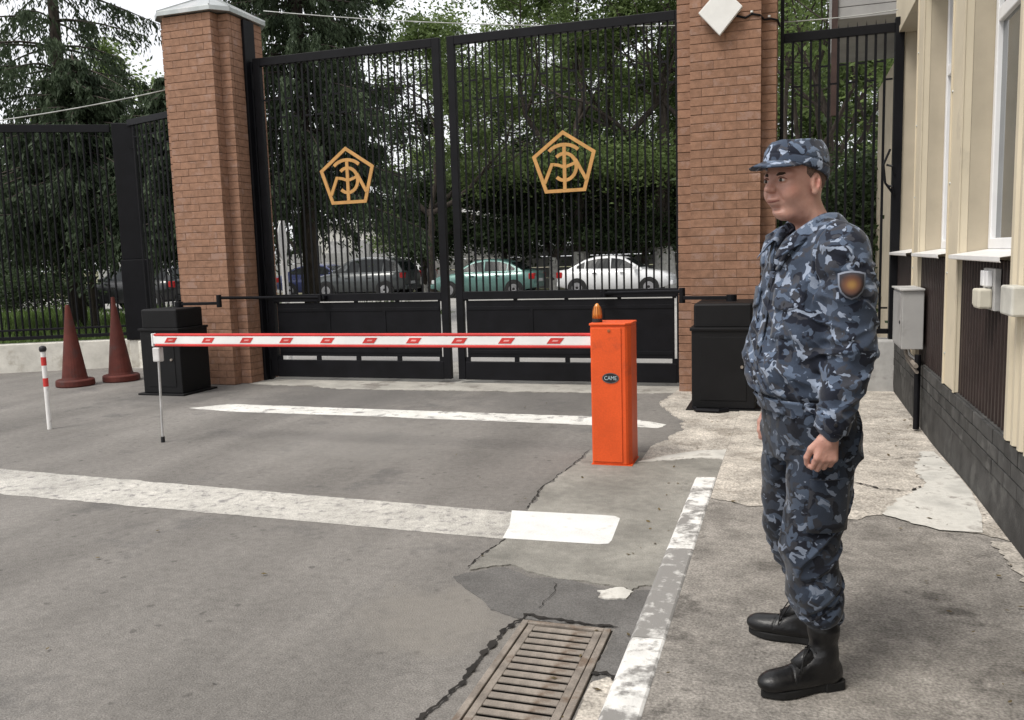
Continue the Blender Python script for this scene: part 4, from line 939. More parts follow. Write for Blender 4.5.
def spruce(label, x, y, h, seed, rad, z0=1.5, n_whorl=26, per=7, tw=42, leaf=None, name='spruce_tree', dens=1.0):
    t = thing(name, label, 'tree', (x, y, 0), 'dark conifers'); rng = np.random.default_rng(seed)
    mb = MB(); mb.tube([(x, y, -.1), (x+.05, y, h*.5), (x, y, h)], [.17*h/14, .11*h/14, .02], 10); br = MB()
    C = []; A = []; S = []
    for i in range(n_whorl):
        f = (i+rng.uniform(-.3, .3))/n_whorl; f = min(max(f, 0), .99); z = z0+(h-z0)*f; L = rad*(1-f)**.75*rng.uniform(.8, 1.1)+.15
        for j in range(per):
            a = 2*math.pi*(j/per)+i*1.3+rng.uniform(-.3, .3); l_ = L*rng.uniform(.55, 1.12); ca, sa = math.cos(a), math.sin(a)
            pts = []
            dr = rng.uniform(.22, .5)
            for k in range(7):
                s = k/6; pts.append(np.array([x+ca*l_*s, y+sa*l_*s, z+.10*l_*s-dr*l_*s*s+.10*l_*s**4]))
            br.tube([Vector(p) for p in pts], [.03*(1-.85*k/6)+.003 for k in range(7)], 4, cap=False)
            m = max(12, int(tw*2.6*dens*l_/rad))
            s = np.sqrt(rng.uniform(.02, 1, m)); k = np.minimum((s*6).astype(int), 5); fr = s*6-k; P = np.array(pts); B = P[k]*(1-fr)[:, None]+P[k+1]*fr[:, None]
            # hanging curtains of twigs
            hang = rng.uniform(.12, .85, m)*(.4+.6*(1-f)); side = rng.normal(size=m)*.16*(1.1-s)*l_*.6
            base = B+np.stack([-sa*side, ca*side, -np.abs(side)*.25], 1)
            for q in range(4):
                u = (q+rng.uniform(0, 1, m))/4
                C.append(base+np.stack([ca*.05*u+rng.normal(size=m)*.035, sa*.05*u+rng.normal(size=m)*.035, -hang*u], 1)); d = np.stack([rng.normal(size=m)*.45+ca*.25, rng.normal(size=m)*.45+sa*.25, -np.ones(m)*.9], 1); A.append(d); S.append(rng.uniform(.08, .17, m))
    C = np.vstack(C); A = np.vstack(A); S = np.concatenate(S); A /= np.linalg.norm(A, axis=1)[:, None]
    N = len(C); b = np.cross(A, rng.normal(size=(N, 3))); b /= np.linalg.norm(b, axis=1)[:, None]
    V = np.stack([C-A*S[:, None]*.5, C+b*S[:, None]*.17, C+A*S[:, None]*.6, C-b*S[:, None]*.17], 1).reshape(-1, 3)
    tr = mb.build('trunk', bark, t, smooth=True); bo_ = br.build('bough', bark, tr); bo_['kind'] = 'stuff'
    link('crown', np_mesh('crown', V, np.arange(4*N).reshape(-1, 4), leaf or lf_spruce), t)
    return t
spruce('tall drooping spruce against the white sky behind the left fence', -17.0, 17.2, 15.5, 5, 4.0, 2.4, 20, 7, 60)
spruce('dark conifer filling the left gate leaf beside the brick pillar', -11.1, 18.5, 16, 8, 2.9, 3.0, 40, 9, 60)
spruce('dense dark conifer close behind the left bar fence', -14.4, 15.0, 6.0, 9, 2.7, 2.5, 20, 10, 60)
spruce('dense dark conifer overhanging the fence at the left edge', -18.2, 14.4, 5.8, 10, 2.9, 2.5, 20, 10, 60)
spruce('dark young conifer behind the narrow bar panel by the left pillar', -12.0, 15.0, 5.4, 11, 1.9, 2.3, 18, 9, 55)
tree('loose pale-leaved tree showing left of the left brick pillar', -24.8, 29, 10.5, 21, lf_light, 4, .2, (3.0, 3), 22000, .15)
tree('thin leaning tree behind the centre of the gate', -13.2, 31, 12.5, 22, lf_mid, 3.4, .17, (2.6, 2.6), 17000, .13, lean=(.03, 0), clump=.34)
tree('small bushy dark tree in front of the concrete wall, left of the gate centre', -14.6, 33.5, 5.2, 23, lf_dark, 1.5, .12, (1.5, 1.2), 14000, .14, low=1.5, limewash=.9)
tree('broad tree with a straight whitewashed trunk rising behind the white car tail', -8.0, 34, 16, 24, lf_mid, 4.2, .30, (5.4, 4.0), 60000, .14, limewash=1.6, low=4.6, clump=.5)
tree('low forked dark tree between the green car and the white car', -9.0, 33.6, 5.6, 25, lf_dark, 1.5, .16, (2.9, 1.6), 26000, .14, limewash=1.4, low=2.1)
tree('thick dark tree with a whitewashed base behind the white car bonnet', -4.6, 34, 16, 26, lf_mid, 4.2, .36, (4.6, 3.6), 52000, .14, limewash=1.7, low=4.4, lean=(-.03, 0), clump=.5)
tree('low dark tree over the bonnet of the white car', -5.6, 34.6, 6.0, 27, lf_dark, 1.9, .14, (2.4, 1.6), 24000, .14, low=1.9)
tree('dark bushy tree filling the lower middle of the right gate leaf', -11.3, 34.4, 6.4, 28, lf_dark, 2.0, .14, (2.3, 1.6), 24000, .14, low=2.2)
tree('pale tree behind the middle of the gate against white sky', -15.5, 42, 14, 29, lf_light, 3.5, .22, (3.4, 3.2), 22000, .16, clump=.4)
tree('several-stemmed light green tree behind the side gate', .60, 23.5, 12, 30, lf_light, 2.8, .13, (3.0, 2.6), 30000, .12, stems=4)
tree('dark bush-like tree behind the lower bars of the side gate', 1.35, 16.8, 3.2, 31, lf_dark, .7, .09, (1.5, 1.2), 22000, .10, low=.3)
tree('leafy green tree behind the side gate next to the pillar', -1.4, 36, 11, 32, lf_mid, 2.6, .2, (3.6, 3), 30000, .16, low=1.5)
tree('tall tree rising far behind the right gate leaf', -10.5, 46, 17.5, 33, lf_mid, 4, .25, (5, 4), 32000, .19, low=3)
tree('tall tree far behind the right brick pillar', -2.5, 48, 17, 34, lf_mid, 4, .25, (5, 4), 30000, .19, low=2)
tree('tall dense tree far behind the dark conifer', -21.5, 52, 16, 35, lf_dark, 4, .25, (4.5, 4), 26000, .2, low=3.5)
tree('pale green tree far behind the thick tree at the right pillar', -8.5, 60, 20, 51, lf_light, 5, .3, (5.5, 4), 26000, .26, low=3)  # pale leaf colour on the far crowns stands in for haze
tree('pale green tree far behind the gold emblem of the right leaf', -14.5, 62, 20, 52, lf_light, 5, .3, (5.5, 4), 26000, .26, low=3)
tree('pale green tree far behind the right stile of the gate centre', -20.0, 60, 15, 53, lf_light, 5, .3, (4.5, 4), 22000, .26, low=3)
tree('pale green tree far behind the tiled column of the side gate', 2.5, 60, 18, 54, lf_light, 5, .3, (6, 4), 26000, .26, low=2)
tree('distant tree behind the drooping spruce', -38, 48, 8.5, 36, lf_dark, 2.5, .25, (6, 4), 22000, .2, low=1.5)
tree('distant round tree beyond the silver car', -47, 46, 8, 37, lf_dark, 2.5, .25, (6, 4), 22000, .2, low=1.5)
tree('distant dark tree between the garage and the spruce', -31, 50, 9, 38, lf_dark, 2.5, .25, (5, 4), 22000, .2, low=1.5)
tree('distant tree beyond the building seen through the side gate', 6, 38, 12, 39, lf_mid, 3, .25, (5, 4), 24000, .18, low=1)
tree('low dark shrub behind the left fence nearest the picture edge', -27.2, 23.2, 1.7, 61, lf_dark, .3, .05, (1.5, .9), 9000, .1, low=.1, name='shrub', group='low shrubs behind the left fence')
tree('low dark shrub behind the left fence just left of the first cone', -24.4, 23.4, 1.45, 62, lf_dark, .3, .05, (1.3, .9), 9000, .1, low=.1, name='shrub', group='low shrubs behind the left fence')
def hedge_and_grass():
    rng = np.random.default_rng(3)
    N = 26000; x = rng.uniform(-30, -9.0, N); y = rng.uniform(11.6, 22, N); h = rng.uniform(.12, .34, N)*(1+.6*np.sin(x*1.7)*np.sin(y*1.3)); a = rng.uniform(0, 6.28, N); w_ = rng.uniform(.012, .03, N); lx, ly = rng.normal(size=N)*.1, rng.normal(size=N)*.1
    V = np.stack([np.stack([x-np.cos(a)*w_, y-np.sin(a)*w_, 0*x], 1), np.stack([x+np.cos(a)*w_, y+np.sin(a)*w_, 0*x], 1), np.stack([x+lx+np.cos(a)*w_*.3, y+ly, h], 1), np.stack([x+lx-np.cos(a)*w_*.3, y+ly, h], 1)], 1).reshape(-1, 3)
    o = link('grass', np_mesh('grass', V, np.arange(4*N).reshape(-1, 4), lf_grass)); tag(o, 'rough green grass growing behind the left bar fence', 'grass', kind='stuff')
    sheet('lawn', [(-60, 11.5), (-8.9, 11.5), (-8.9, 22.5), (-60, 22.5)], .0, mat('lawn_soil', (.08, .11, .03), .95, var=.3, scale=2))
hedge_and_grass()


# ================================================================== the guard
class Vox:
    def __init__(s, lo, hi, h):
        s.lo = np.array(lo, np.float32); s.h = h; s.n = np.ceil((np.array(hi)-s.lo)/h).astype(int)+1; s.d = np.full(s.n, .06, np.float32)
    def win(s, lo, hi):
        a = np.clip(np.floor((np.array(lo)-s.lo)/s.h).astype(int), 0, s.n-1); b = np.clip(np.ceil((np.array(hi)-s.lo)/s.h).astype(int)+1, 1, s.n)
        sl = tuple(slice(i, j) for i, j in zip(a, b)); ax = [(s.lo[k]+np.arange(a[k], b[k])*s.h).astype(np.float32) for k in range(3)]
        return sl, ax[0][:, None, None], ax[1][None, :, None], ax[2][None, None, :]
    def op(s, fn, lo, hi, k=.01, sub=False, mg=.03):
        sl, X, Y, Z = s.win(np.array(lo)-mg-k, np.array(hi)+mg+k); n = fn(X, Y, Z).astype(np.float32); o = s.d[sl]
        if sub: n = -n; h = np.clip(.5-.5*(n-o)/-k*-1 if False else .5+.5*(n-o)/k, 0, 1); s.d[sl] = o*(1-h)+n*h+k*h*(1-h)
        else: h = np.clip(.5+.5*(n-o)/k, 0, 1); s.d[sl] = n*(1-h)+o*h-k*h*(1-h)
    def cone(s, a, b, ra, rb, k=.012, sub=False, sq=None):
        a = np.array(a, np.float32); b = np.array(b, np.float32); r = max(ra, rb); ab = b-a; L2 = float(ab@ab)+1e-9
        def fn(X, Y, Z):
            t = np.clip(((X-a[0])*ab[0]+(Y-a[1])*ab[1]+(Z-a[2])*ab[2])/L2, 0, 1)
            return np.sqrt((X-a[0]-t*ab[0])**2+(Y-a[1]-t*ab[1])**2+(Z-a[2]-t*ab[2])**2)-(ra+(rb-ra)*t)
        s.op(fn, np.minimum(a, b)-r, np.maximum(a, b)+r, k, sub)
    def ell(s, c, r, k=.012, sub=False, rot=None):
        c = np.array(c, np.float32); r = np.array(r, np.float32); M = np.array((rot or Matrix()).to_3x3()) if rot is not None else None
        def fn(X, Y, Z):
            x, y, z = X-c[0], Y-c[1], Z-c[2]
            if M is not None: x, y, z = [M[0, i]*x+M[1, i]*y+M[2, i]*z for i in range(3)]
            k0 = np.sqrt((x/r[0])**2+(y/r[1])**2+(z/r[2])**2); k1 = np.sqrt((x/r[0]**2)**2+(y/r[1]**2)**2+(z/r[2]**2)**2)+1e-6
            return np.where(k0 < 1e-3, -min(r), k0*(k0-1)/k1)
        R_ = max(r) if rot is not None else r
        s.op(fn, c-R_, c+R_, k, sub)
    def chain(s, pts, rad, k=.012):
        for i in range(len(pts)-1): s.cone(pts[i], pts[i+1], rad[i], rad[i+1], k)
    def mesh(s, name, m, iso=0.0):
        d = s.d; d[0], d[-1] = .06, .06; d[:, 0], d[:, -1] = .06, .06; d[:, :, 0], d[:, :, -1] = .06, .06
        g = openvdb.FloatGrid(.06); g.copyFromArray(np.ascontiguousarray(d, np.float32)); P, Q = g.convertToQuads(iso)
        P = P*s.h+s.lo
        return np_mesh(name, P, np.asarray(Q, np.int32)[:, ::-1], m, True)
_rg = np.random.default_rng(77); _LAT = _rg.random((32, 32, 32)).astype(np.float32)
def vnoise(x, y, z):
    x, y, z = np.broadcast_arrays(x, y, z); i, j, k = np.floor(x).astype(int), np.floor(y).astype(int), np.floor(z).astype(int)
    u, v, w_ = x-i, y-j, z-k; u, v, w_ = [q*q*(3-2*q) for q in (u, v, w_)]; o = 0
    for a in (0, 1):
        for b in (0, 1):
            for c in (0, 1): o = o+_LAT[(i+a) % 32, (j+b) % 32, (k+c) % 32]*(u if a else 1-u)*(v if b else 1-v)*(w_ if c else 1-w_)
    return o*2-1
def ridge(x, y, z): return 1-2*np.abs(vnoise(x, y, z))
def camo(name, k=1.0, sc=1.0):
    m = bpy.data.materials.new(name); m.use_nodes = True; n = m.node_tree.nodes; l = m.node_tree.links; p = n['Principled BSDF']
    p.inputs['Roughness'].default_value = .9; p.inputs['Specular IOR Level'].default_value = .2
    p.inputs['Sheen Weight'].default_value = .15
    tc = n.new('ShaderNodeTexCoord')
    wn = n.new('ShaderNodeTexNoise'); wn.inputs['Scale'].default_value = 16*sc; wn.inputs['Detail'].default_value = 2; l.new(tc.outputs['Object'], wn.inputs['Vector'])
    sb = n.new('ShaderNodeVectorMath'); sb.operation = 'SUBTRACT'; sb.inputs[1].default_value = (.5, .5, .5); l.new(wn.outputs['Color'], sb.inputs[0])
    scl = n.new('ShaderNodeVectorMath'); scl.operation = 'SCALE'; scl.inputs['Scale'].default_value = .06/sc; l.new(sb.outputs[0], scl.inputs[0])
    ad = n.new('ShaderNodeVectorMath'); ad.operation = 'ADD'; l.new(tc.outputs['Object'], ad.inputs[0]); l.new(scl.outputs[0], ad.inputs[1])
    out = None
    def layer(scale, off, thr, col, prev):
        mp = n.new('ShaderNodeMapping'); mp.inputs['Location'].default_value = off; mp.inputs['Scale'].default_value = (1, 1, 1.2); l.new(ad.outputs[0], mp.inputs['Vector'])
        v = n.new('ShaderNodeTexNoise'); v.inputs['Scale'].default_value = scale*sc; v.inputs['Detail'].default_value = 2.2; v.inputs['Roughness'].default_value = .45; v.inputs['Distortion'].default_value = .35; l.new(mp.outputs[0], v.inputs['Vector'])
        g = n.new('ShaderNodeMapRange'); g.inputs[1].default_value = thr; g.inputs[2].default_value = thr+.016; l.new(v.outputs['Fac'], g.inputs['Value'])
        x = n.new('ShaderNodeMix'); x.data_type = 'RGBA'; l.new(g.outputs[0], x.inputs[0]); x.inputs[7].default_value = (*[c*k for c in col], 1)
        if prev is None: x.inputs[6].default_value = (.042*k, .057*k, .088*k, 1)
        else: l.new(prev, x.inputs[6])
        return x.outputs[2]
    o = layer(15, (0, 0, 0), .51, (.011, .014, .025), None)
    o = layer(20, (3.1, 1.7, 5.2), .58, (.050, .053, .066), o)
    o = layer(19, (7.3, 2.2, 1.1), .575, (.105, .140, .205), o)
    o = layer(24, (1.3, 8.2, 4.4), .612, (.285, .335, .430), o)
    fn_ = n.new('ShaderNodeTexNoise'); fn_.inputs['Scale'].default_value = 420; l.new(tc.outputs['Object'], fn_.inputs['Vector'])
    mr = n.new('ShaderNodeMapRange'); mr.inputs[3].default_value = .7; mr.inputs[4].default_value = 1.3; l.new(fn_.outputs['Fac'], mr.inputs['Value'])
    cx = n.new('ShaderNodeCombineColor')
    for s in range(3): l.new(mr.outputs[0], cx.inputs[s])
    x = n.new('ShaderNodeMix'); x.data_type = 'RGBA'; x.blend_type = 'MULTIPLY'; x.inputs[0].default_value = 1; l.new(o, x.inputs[6]); l.new(cx.outputs[0], x.inputs[7])
    l.new(x.outputs[2], p.inputs['Base Color'])
    bp = n.new('ShaderNodeBump'); bp.inputs['Distance'].default_value = .002; ns = n.new('ShaderNodeTexNoise'); ns.inputs['Scale'].default_value = 35; ns.inputs['Detail'].default_value = 3; l.new(tc.outputs['Object'], ns.inputs['Vector']); l.new(ns.outputs['Fac'], bp.inputs['Height']); l.new(bp.outputs[0], p.inputs['Normal'])
    return m
def skin_mat():
    m = bpy.data.materials.new('skin'); m.use_nodes = True; n = m.node_tree.nodes; l = m.node_tree.links; p = n['Principled BSDF']
    tc = n.new('ShaderNodeTexCoord'); ns = n.new('ShaderNodeTexNoise'); ns.inputs['Scale'].default_value = 22; ns.inputs['Detail'].default_value = 5; l.new(tc.outputs['Object'], ns.inputs['Vector'])
    rp = n.new('ShaderNodeValToRGB'); rp.color_ramp.elements[0].position = .35; rp.color_ramp.elements[1].position = .7
    rp.color_ramp.elements[0].color = (.42, .215, .165, 1); rp.color_ramp.elements[1].color = (.52, .30, .235, 1); l.new(ns.outputs['Fac'], rp.inputs[0])
    last = rp.outputs[0]
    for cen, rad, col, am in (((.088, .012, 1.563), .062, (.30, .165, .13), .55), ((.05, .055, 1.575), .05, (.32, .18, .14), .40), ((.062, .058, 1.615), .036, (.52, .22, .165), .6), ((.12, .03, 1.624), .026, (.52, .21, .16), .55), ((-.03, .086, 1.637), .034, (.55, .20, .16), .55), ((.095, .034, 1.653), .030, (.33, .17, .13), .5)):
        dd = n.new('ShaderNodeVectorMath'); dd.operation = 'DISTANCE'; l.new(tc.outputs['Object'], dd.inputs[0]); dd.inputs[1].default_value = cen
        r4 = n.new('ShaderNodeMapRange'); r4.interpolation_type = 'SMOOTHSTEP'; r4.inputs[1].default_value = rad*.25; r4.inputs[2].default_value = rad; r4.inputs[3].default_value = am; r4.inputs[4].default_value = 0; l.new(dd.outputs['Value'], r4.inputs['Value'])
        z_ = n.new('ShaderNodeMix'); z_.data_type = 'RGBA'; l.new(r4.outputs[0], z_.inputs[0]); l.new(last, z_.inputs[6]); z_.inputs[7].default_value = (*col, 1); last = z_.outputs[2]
    bp = n.new('ShaderNodeBump'); bp.inputs['Distance'].default_value = .0012; nb = n.new('ShaderNodeTexNoise'); nb.inputs['Scale'].default_value = 160; nb.inputs['Detail'].default_value = 4; l.new(tc.outputs['Object'], nb.inputs['Vector']); l.new(nb.outputs['Fac'], bp.inputs['Height']); l.new(bp.outputs[0], p.inputs['Normal'])
    l.new(last, p.inputs['Base Color']); p.inputs['Roughness'].default_value = .5
    p.inputs['Subsurface Weight'].default_value = .12; p.inputs['Subsurface Radius'].default_value = (.012, .005, .003); p.inputs['Subsurface Scale'].default_value = 1.0
    return m
def guard():
    t = thing('person', 'guard in blue-grey camouflage uniform, peaked cap and black boots standing on the footway', 'person', (0, 0, 0))
    skin = skin_mat(); cm = camo('camouflage_jacket', .88, 1.15); cm2 = camo('camouflage_trousers', .43, 1.1); cm3 = camo('camouflage_cap', 1.1, 1.3)
    HY = R(19)                       # head turned a little to his left
    HX, HZ = .022, -.016
    def hd(x, y, z): return (x*math.cos(HY)-y*math.sin(HY)+HX, x*math.sin(HY)+y*math.cos(HY), z+(HZ if z > 1 else 0))
    def hv(x, y, z): return (x*math.cos(HY)-y*math.sin(HY), x*math.sin(HY)+y*math.cos(HY), z)
    # arm joints (forward, left, up)
    SH, EL, WR = [(-.01, .190, 1.415), (-.025, .240, 1.13), (.055, .235, .865)], None, None
    Larm = [(-.005, .185, 1.415), (-.012, .220, 1.29), (-.012, .236, 1.14), (.014, .240, 1.02), (.050, .236, .892)]
    Rarm = [(-.005, -.180, 1.415), (-.015, -.215, 1.29), (-.040, -.236, 1.14), (-.020, -.238, 1.02), (.012, -.232, .892)]
    Lleg = [(-.01, .095, .90), (.01, .112, .68), (.026, .125, .47), (-.014, .146, .25), (-.010, .150, .06)]
    Rleg = [(-.02, -.095, .90), (-.03, -.130, .68), (-.035, -.160, .48), (-.138, -.164, .26), (-.139, -.163, .06)]
    # ---------------- body: one continuous surface
    B = Vox((-.26, -.34, -.0), (.30, .36, 1.82), .0033)
    B.chain([(-.005, 0, .90), (.015, 0, 1.05), (.0, 0, 1.22), (-.01, 0, 1.38)], [.095, .105, .105, .10], .04)
    for s in (-1, 1): B.cone((0, s*.06, 1.25), (-.01, s*.13, 1.40), .10, .065, .04)
    B.cone((-.022, 0, 1.38), (-.008, 0, 1.60), .062, .056, .03)
    for A in (Larm, Rarm): B.chain(A, [.055, .05, .042, .04, .030], .02)
    for A in (Lleg, Rleg): B.chain(A, [.085, .075, .055, .034, .030], .03)
    for A, g_ in ((Lleg, R(6)), (Rleg, R(-34))): B.cone(A[-1], (A[-1][0]+.09*math.cos(g_), A[-1][1]+.09*math.sin(g_), .052), .032, .022, .02)
    # head
    E = lambda c, r, k=.012, sub=False: B.ell(hd(*c), r, k, sub, Matrix.Rotation(HY, 3, 'Z'))
    Cn = lambda a, b, ra, rb, k=.01, sub=False: B.cone(hd(*a), hd(*b), ra, rb, k, sub)
    E((-.012, 0, 1.690), (.102, .079, .096), .02)           # cranium
    E((.030, 0, 1.625), (.064, .060, .086), .028)            # face mass
    for s in (-1, 1):
        E((.006, s*.041, 1.606), (.044, .021, .042), .022)  # jaw
        E((.054, s*.036, 1.630), (.028, .024, .028), .02)   # cheek
        Cn((.078, s*.012, 1.682), (.066, s*.048, 1.683), .013, .011, .012)     # brow
    E((.077, 0, 1.563), (.024, .027, .022), .018)           # chin
    E((.012, 0, 1.562), (.046, .040, .022), .025)
    for s in (-1, 1): Cn((.070, s*.014, 1.560), (-.010, s*.051, 1.602), .0125, .0135, .015)            # under chin
    Cn((.085, 0, 1.676), (.106, 0, 1.643), .0105, .0125, .012)                 # nose
    E((.110, 0, 1.640), (.0140, .0112, .0110), .008)
    for s in (-1, 1): E((.098, s*.0125, 1.637), (.011, .0070, .008), .006)
    for s in (-1, 1): E((.096, s*.033, 1.6655), (.026, .017, .0105), .012, True)    # eye sockets
    E((.089, 0, 1.608), (.014, .024, .0085), .008)          # lips
    E((.087, 0, 1.5935), (.013, .021, .009), .008)
    Cn((.103, -.019, 1.6005), (.103, .019, 1.6005), .0028, .0028, .004, True)  # mouth line
    E((.096, 0, 1.579), (.012, .026, .007), .01, True)      # under the lip
    for s in (-1, 1): E((.078, s*.031, 1.668), (.0135, .0150, .0125), .004)     # lids
    for s in (-1, 1):
        E((-.012, s*.082, 1.652), (.021, .011, .034), .006); E((-.007, s*.095, 1.658), (.012, .009, .021), .004, True); E((-.014, s*.092, 1.650), (.004, .005, .018), .003)
        Cn((.094, s*.021, 1.634), (.083, s*.033, 1.604), .003, .0025, .008, True); E((-.006, s*.083, 1.626), (.010, .008, .010), .006)
    # hands
    def hand(W, s, fwd):
        W = np.array(W); f = np.array([fwd, 0, 0]);
        o = np.array([.0, s*1., 0]); dn = np.array([.16, s*.03, -1.0]); dn /= np.linalg.norm(dn); ax = np.array([.98, -s*.12, .16]); ax /= np.linalg.norm(ax); inn = np.array([-.1, -s*1., 0]); inn /= np.linalg.norm(inn)
        q_ = .87; dn0 = dn; dn = dn*q_; ax = ax*q_; inn = inn*q_
        B.cone(W+dn*-.03, W+dn*.03, .027, .025, .015)
        kn = []
        for i, u in enumerate((.032, .011, -.010, -.029)):
            k_ = W+dn*(.092-.004*abs(i-1))+ax*u+o*.006; kn.append(k_)
            B.cone(W+dn*.022+ax*u*.6, k_, .0148, .0120, .010)
        Ls = [(.043, .026, .020), (.047, .029, .022), (.044, .027, .021), (.036, .021, .018)]
        for i, k_ in enumerate(kn):
            p = k_; a = R(28)+i*R(5)
            for j, Lq in enumerate(Ls[i]):
                d = dn*math.cos(a)+inn*math.sin(a); q = p+d*Lq+ax*.001*(1.5-i); B.cone(p, q, .0094-.0008*j, .0088-.0010*j, .003); p = q; a += R(58)
        p = W+dn*.028+ax*.026; q = W+dn*.062+ax*.049+inn*.012; B.cone(p, q, .0148, .0120, .010)
        q2 = q+dn*.034+ax*.004+inn*.014; B.cone(q, q2, .0110, .0100, .004); B.cone(q2, q2+dn*.024-ax*.008+inn*.010, .0100, .008, .004)
    hand((.056, .235, .872), 1, .2); hand((.014, -.232, .872), -1, .2)
    body = link('body', B.mesh('body', skin), t)
    # eyes, brows, stubble
    for s in (-1, 1):
        MB().lathe(hd(.0800, s*.0315, 1.6665), [(.0005, -.0074), (.0068, -.0064), (.0115, -.0035), (.0132, 0), (.0115, .0035), (.0068, .0064), (.0005, .0074)], 20, (hv(1, 0, 0), hv(0, 1, 0), (0, 0, 1))).build('eye', mat('eye_white', (.50, .46, .43), .3, var=.02), body, smooth=True)
        e = bpy.data.objects[COL.objects[-1].name]
        MB().lathe(hd(.0885, s*.0315+.0015, 1.6668), [(.0058, -.002), (.0056, .0038), (.003, .0046), (.0003, .005)], 16, (hv(0, 1, 0), (0, 0, 1), hv(1, 0, 0))).build('iris', mat('iris_dark', (.03, .02, .014), .2), e, smooth=True)
        P = [hd(*q) for q in ((.0905, s*.014, 1.6822), (.0885, s*.026, 1.6865), (.079, s*.040, 1.6862), (.068, s*.051, 1.681))]
        MB().tube(P, [.0034, .0054, .0046, .0018], 6).build('eyebrow', mat('brow_hair', (.035, .022, .016), .9), body, smooth=True)
        P = [hd(*q) for q in ((.0865, s*.0175, 1.6725), (.0910, s*.028, 1.6758), (.0875, s*.041, 1.6735), (.080, s*.0475, 1.6690))]
        MB().tube(P, [.0012, .0026, .0024, .0012], 6).build('eyelid', mat('lid_shadow', (.16, .07, .05), .7), body, smooth=True)
    MB().tube([hd(.0985, -.020, 1.6018), hd(.1015, -.008, 1.6004), hd(.102, .004, 1.6002), hd(.099, .020, 1.6022), hd(.092, .027, 1.6035)], [.0012, .0022, .0022, .0018, .001], 6).build('mouth', mat('lip_line', (.18, .06, .05), .6), body, smooth=True)
    Hh = Vox((-.14, -.12, 1.56), (.08, .12, 1.80), .003)
    Hh.ell(hd(-.012, 0, 1.690), (.1045, .0815, .0985), .01, False, Matrix.Rotation(HY, 3, 'Z'))
    def cut(X, Y, Z): X = X-HX; Z = Z-HZ; return np.maximum(1.628-Z+.0*X, np.maximum(X*math.cos(HY)+Y*math.sin(HY)-.022, (1.66-Z)*.9+(X+.028)*.9))
    sl, X, Y, Z = Hh.win((-.14, -.12, 1.56), (.08, .12, 1.8)); Hh.d[sl] = np.maximum(Hh.d[sl], cut(X, Y, Z))
    link('hair', Hh.mesh('hair', mat('shaved_hair', (.13, .082, .064), .9, var=.2, scale=200)), body)
    # ---------------- jacket
    TZ = [.912, .940, .972, 1.018, 1.07, 1.14, 1.24, 1.33, 1.40, 1.455, 1.495, 1.53]
    TC = [.014, .018, .024, .028, .028, .022, .012, .004, .000, -.006, -.014, -.016]
    TD = [.122, .130, .146, .153, .151, .142, .132, .125, .116, .102, .086, .074]
    TW = [.160, .166, .184, .190, .192, .190, .190, .192, .186, .160, .118, .086]
    def tor(Z): return [np.interp(Z, TZ, q) for q in (TC, TD, TW)]
    J = Vox((-.23, -.36, .82), (.27, .36, 1.58), .0036)
    def torso(X, Y, Z):
        c, dd, ww = tor(Z); q = ((np.abs(X-c)/dd)**2.3+(np.abs(Y)/ww)**2.3)**(1/2.3)
        return np.maximum((q-1)*np.minimum(dd, ww), np.maximum(.912-Z, Z-1.525))
    J.op(torso, (-.19, -.22, .885), (.24, .22, 1.53), .004)
    for A in (Larm, Rarm):
        s = 1 if A is Larm else -1
        J.chain([(-.008, s*.150, 1.435)]+[A[0]]+A[1:4]+[tuple(np.array(A[4])+np.array((0, 0, .012)))], [.066, .076, .069, .060, .055, .047], .028)
        J.cone((-.012, s*.06, 1.482), (-.006, s*.165, 1.446), .050, .066, .03)
    # V opening at the neck
    def vee(X, Y, Z): return np.maximum(np.abs(Y-.006)-(.010+np.clip(Z-1.37, 0, .2)*.62), np.maximum(.01-X, 1.365-Z))
    J.op(vee, (.0, -.12, 1.36), (.2, .12, 1.56), .006, True)
    J.cone((-.015, 0, 1.47), (-.008, 0, 1.58), .070, .070, .006, True)
    # cloth wrinkles
    sl, X, Y, Z = J.win((-.23, -.36, .82), (.27, .36, 1.58))
    arm = np.clip((np.abs(Y)-.165)/.05, 0, 1)
    el = np.exp(-((Z-1.10)/.09)**2)+.75*np.exp(-((Z-.93)/.06)**2)+.5*np.exp(-((Z-1.36)/.06)**2)
    w1 = ridge(X*9+3, Y*9, Z*30+X*14)*.010*arm*el+vnoise(X*26, Y*26, Z*34)*.004*arm
    puff = np.exp(-((Z-.98)/.055)**2)
    w2 = (vnoise(X*16+5, Y*16, Z*4)*.014*puff+ridge(X*5+1, Y*6+2, Z*15+Y*12)*.013*np.exp(-((Z-1.09)/.13)**2)+ridge(X*7+9, Y*8, Z*11-Y*9)*.008*np.exp(-((Z-1.30)/.09)**2)+vnoise(X*30, Y*30, Z*30)*.003)*(1-arm)
    hem = np.exp(-((Z-.958)/.012)**2)*.009*(1-arm)                       # gathered above the waistband
    seam = np.exp(-((np.abs(Y)-.168-.03*(1.45-Z))/.005)**2)*.009*np.clip((Z-1.24)/.04, 0, 1)
    crest = lambda r: np.clip((r-.50)/.5, 0, 1)**1.5
    w3 = crest(ridge(X*4+7, Y*5+3, Z*10+Y*8))*.013*np.clip((1.34-Z)/.1, 0, 1)*(1-arm)+crest(ridge(X*6+2, Y*5+8, Z*15-X*9))*.010*arm
    J.d[sl] += (-(w1+w2+w3)+.004*(w3 > 0)*0+hem+seam).astype(np.float32)
    jk = link('jacket', J.mesh('jacket', cm), t)
    def surf(a, z, off): # point on the torso, a measured from straight ahead towards his left
        c, dd, ww = tor(z); ca, sa = math.cos(a), math.sin(a); q = ((abs(ca)/dd)**2.3+(abs(sa)/ww)**2.3)**(-1/2.3); return (c+ca*(q+off), sa*(q+off), z)
